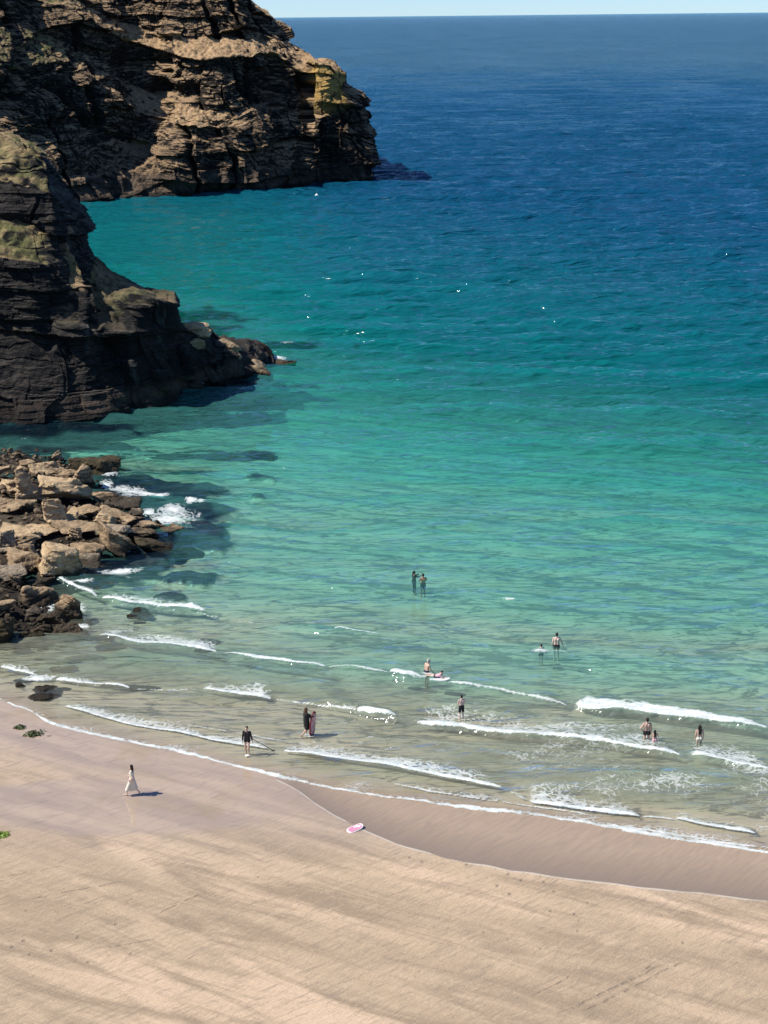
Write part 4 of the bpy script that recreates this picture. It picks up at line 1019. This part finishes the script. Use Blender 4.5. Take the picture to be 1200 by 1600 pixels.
person("man in black swim briefs wading away thigh-deep beside the wading child", stand(869.5, 1013), -6, 1.86,
       dict(elR=(.30, .0, 1.14), wrR=(.38, .05, .90)), SKINP, [('briefs', BLACK)], ('short', DHAIR))
person("man in black swim trunks with left hand on hip, watching the big breaking wave", stand(1010, 1158), 6, 1.80,
       dict(elL=(-.36, -.06, 1.18), wrL=(-.19, .0, 1.00), anL=(-.13, 0, .08), anR=(.13, 0, .08)), SKIN, [('briefs', BLACK)], ('short', DHAIR))
person("small girl with long dark hair and pink swimwear beside the man in black trunks", stand(1022.5, 1161), 8, 1.20,
       dict(elR=(.28, .08, 1.2), wrR=(.36, .16, 1.0), elL=(-.24, .08, 1.16), wrL=(-.22, .2, 1.0)), SKIN, [('briefs', PINK), ('bikini', PINK)], ('long', DHAIR), False, .95)
person("woman with long dark hair and pale bikini, rightmost of the bathers, seen from behind", stand(1092, 1164), 4, 1.62, {}, SKIN, [('briefs', CREAM), ('bikini', CREAM)], ('long', DHAIR), True)

def board(name, L, Wd, th, mat, rim, nose=.6, parent=None, part="deck"):
    root = bpy.data.objects.new(name, None); COL.objects.link(root)
    def shape(s, z0, z1):
        bm = bmesh.new(); pts = []
        for i in range(40):
            a = 2*math.pi*i/40; c_, s_ = math.cos(a), math.sin(a)
            x = math.copysign(abs(c_)**.55, c_)*L/2*s; y = math.copysign(abs(s_)**.6, s_)*Wd/2*s*(1 - .30*max(0, x/(L/2))**2)
            pts.append((x, y))
        lift = lambda x: .05*max(0, x/(L/2))**2
        top = [bm.verts.new((x, y, z1+lift(x))) for x, y in pts]; bot = [bm.verts.new((x, y, z0+lift(x))) for x, y in pts]
        bm.faces.new(top); bm.faces.new(bot[::-1])
        for i in range(40): bm.faces.new((top[i-1], bot[i-1], bot[i], top[i]))
        bmesh.ops.bevel(bm, geom=[e for e in bm.edges if abs(e.verts[0].co.z-e.verts[1].co.z) < .02], offset=th*.2, segments=2, affect='EDGES')
        bmesh.ops.recalc_face_normals(bm, faces=bm.faces)
        return bm
    mesh_obj("hull", shape(1, 0, th), rim, root, False)
    mesh_obj("deck_pad", shape(.84, th+.001, th+.012), mat, root, False)
    return root
PINKB = plain("pink_board_print", (.62, .26, .38), .5, .4, .35, 14); RIMW = plain("white_board_rim", (.82, .76, .76), .4); REDB = plain("dark_red_board", (.16, .02, .025), .5)
b = board("bodyboard", .86, .44, .05, PINKB, RIMW); q = stand(555, 1296); b.location = (q[0], q[1], q[2]+.03); b.rotation_euler = (math.radians(5), math.radians(-3), math.radians(38))
tag(b, "pink and white bodyboard lying flat on the sand near the edge of the wet strip", "bodyboard")
b = board("bodyboard", 1.36, .58, .055, plain("pink_patterned_board", (.62, .34, .34), .5, .4, .5, 7), REDB)
q = stand(487.5, 1144); b.location = (q[0]+.02, q[1]-.02, q[2]+.78); b.rotation_euler = Euler((math.radians(90), math.radians(-80), math.radians(90-26))); 
tag(b, "patterned red bodyboard held upright by the woman in the black robe", "bodyboard")
b = board("bodyboard", 1.15, .52, .06, WHITE, WHITE); q = G(688, 1061, .42); b.location = (q[0], q[1], q[2]-.02); b.rotation_euler = (0, math.radians(-4), math.radians(-22))
tag(b, "white bodyboard afloat with a child on it, beside the grey-haired man", "bodyboard")
# child on the floating board, propped up on the elbows
kid = person("child in a pale pink top propped up on the floating white bodyboard", (0, 0, 0), 0, 1.25,
             dict(pel=(0, -.30, .14), che=(0, .0, .24), nek=(0, .14, .36), hed=(0, .20, .52), shL=(-.17, .10, .32), shR=(.17, .10, .32), elL=(-.2, .22, .10), wrL=(-.16, .46, .08), elR=(.2, .22, .10), wrR=(.16, .46, .08),
                  hiL=(-.09, -.34, .12), knL=(-.11, -.72, .10), anL=(-.11, -1.08, .16), hiR=(.09, -.34, .12), knR=(.11, -.72, .10), anR=(.11, -1.08, .10)), SKINP, [('top', PINK), ('briefs', NAVY)], ('short', DHAIR))
kid.location = (q[0]-.05, q[1]+.03, q[2]+.07); kid.rotation_euler = (0, 0, math.radians(-90-22))

# the pole
q = stand(387, 1178); a_ = Vector(P(396.5, 1155.5, q[1]-.05)); e_ = Vector(P(427, 1173, q[1]+.10))
root = bpy.data.objects.new("pole", None); COL.objects.link(root); tag(root, "long thin dark pole held slanting down to the water by the person in black", "pole")
bm = bmesh.new(); cap(bm, a_, e_, .016, .018, 10); mesh_obj("shaft", bm, BLACK, root, True)
bm = bmesh.new(); cap(bm, a_-(e_-a_).normalized()*.12, a_, .026, .026, 10); mesh_obj("grip", bm, WHITE, root, True)
bm = bmesh.new(); ell(bm, e_, (.10, .05, .03)); mesh_obj("tip", bm, BLACK, root, True)
# buoy
q = G(495, 309); root = bpy.data.objects.new("buoy", None); COL.objects.link(root); root.location = q; tag(root, "small white mooring buoy floating below the distant headland", "buoy")
bm = bmesh.new(); ell(bm, (0, 0, .35), (.42, .42, .42)); cap(bm, (0, 0, .6), (0, 0, .85), .16, .12); mesh_obj("float", bm, WHITE, root, True)
bm = bmesh.new(); bmesh.ops.create_cone(bm, cap_ends=True, segments=14, radius1=.09, radius2=.09, depth=.03, matrix=Matrix.Translation((0, 0, .99))); cap(bm, (0, 0, .85), (0, 0, .98), .03, .03); mesh_obj("lifting_eye", bm, BLACK, root, True)
# seaweed
SW = plain("green_seaweed", (.045, .06, .012), .5, .4, .7, 5); SWB = plain("bright_seaweed", (.16, .24, .02), .5, .4, .5, 5)
def seaweed(px, py, wpx, hpx, mat, lab, seed):
    rs = random.Random(seed); q = stand(px, py); w_ = wpx/30.0; bm = bmesh.new()
    for k in range(150):
        a = rs.uniform(0, 6.28); r = abs(rs.gauss(0, .42)); x, y = math.cos(a)*r*w_*.55, math.sin(a)*r*w_*.42; h_ = .16*math.exp(-r*r*2)
        d = rs.uniform(0, 6.28); L = rs.uniform(.12, .34); wd = rs.uniform(.02, .05); prev = None
        for t in range(6):
            f = t/5; cx_, cy_ = x+math.cos(d+f*.8)*L*f, y+math.sin(d+f*.8)*L*f; z = .012 + h_*(1-f)*rs.uniform(.7, 1.2) + .02*math.sin(f*6+a)**2
            nx, ny = -math.sin(d+f*.8)*wd*(1-f*.6), math.cos(d+f*.8)*wd*(1-f*.6)
            cur = (bm.verts.new((cx_+nx, cy_+ny, z)), bm.verts.new((cx_, cy_, z+.018)), bm.verts.new((cx_-nx, cy_-ny, z)))
            if prev: bm.faces.new((prev[0], prev[1], cur[1], cur[0])); bm.faces.new((prev[1], prev[2], cur[2], cur[1]))
            prev = cur
    o = mesh_obj("seaweed_clump", bm, mat); o.location = (q[0], q[1], q[2]+.01); o.rotation_euler.z = math.radians(22); tag(o, lab, "seaweed")
seaweed(52, 1148, 38, 14, SW, "dark green seaweed clump on the mauve wet sand below the swash line", 3)
seaweed(0, 1306, 22, 12, SWB, "bright green seaweed clump cut by the left edge of the beach view", 5)
seaweed(31, 1137, 7, 4, SW, "tiny dark scrap of weed just left of the green clump", 7)

for o in LATE: COL.objects.link(o)
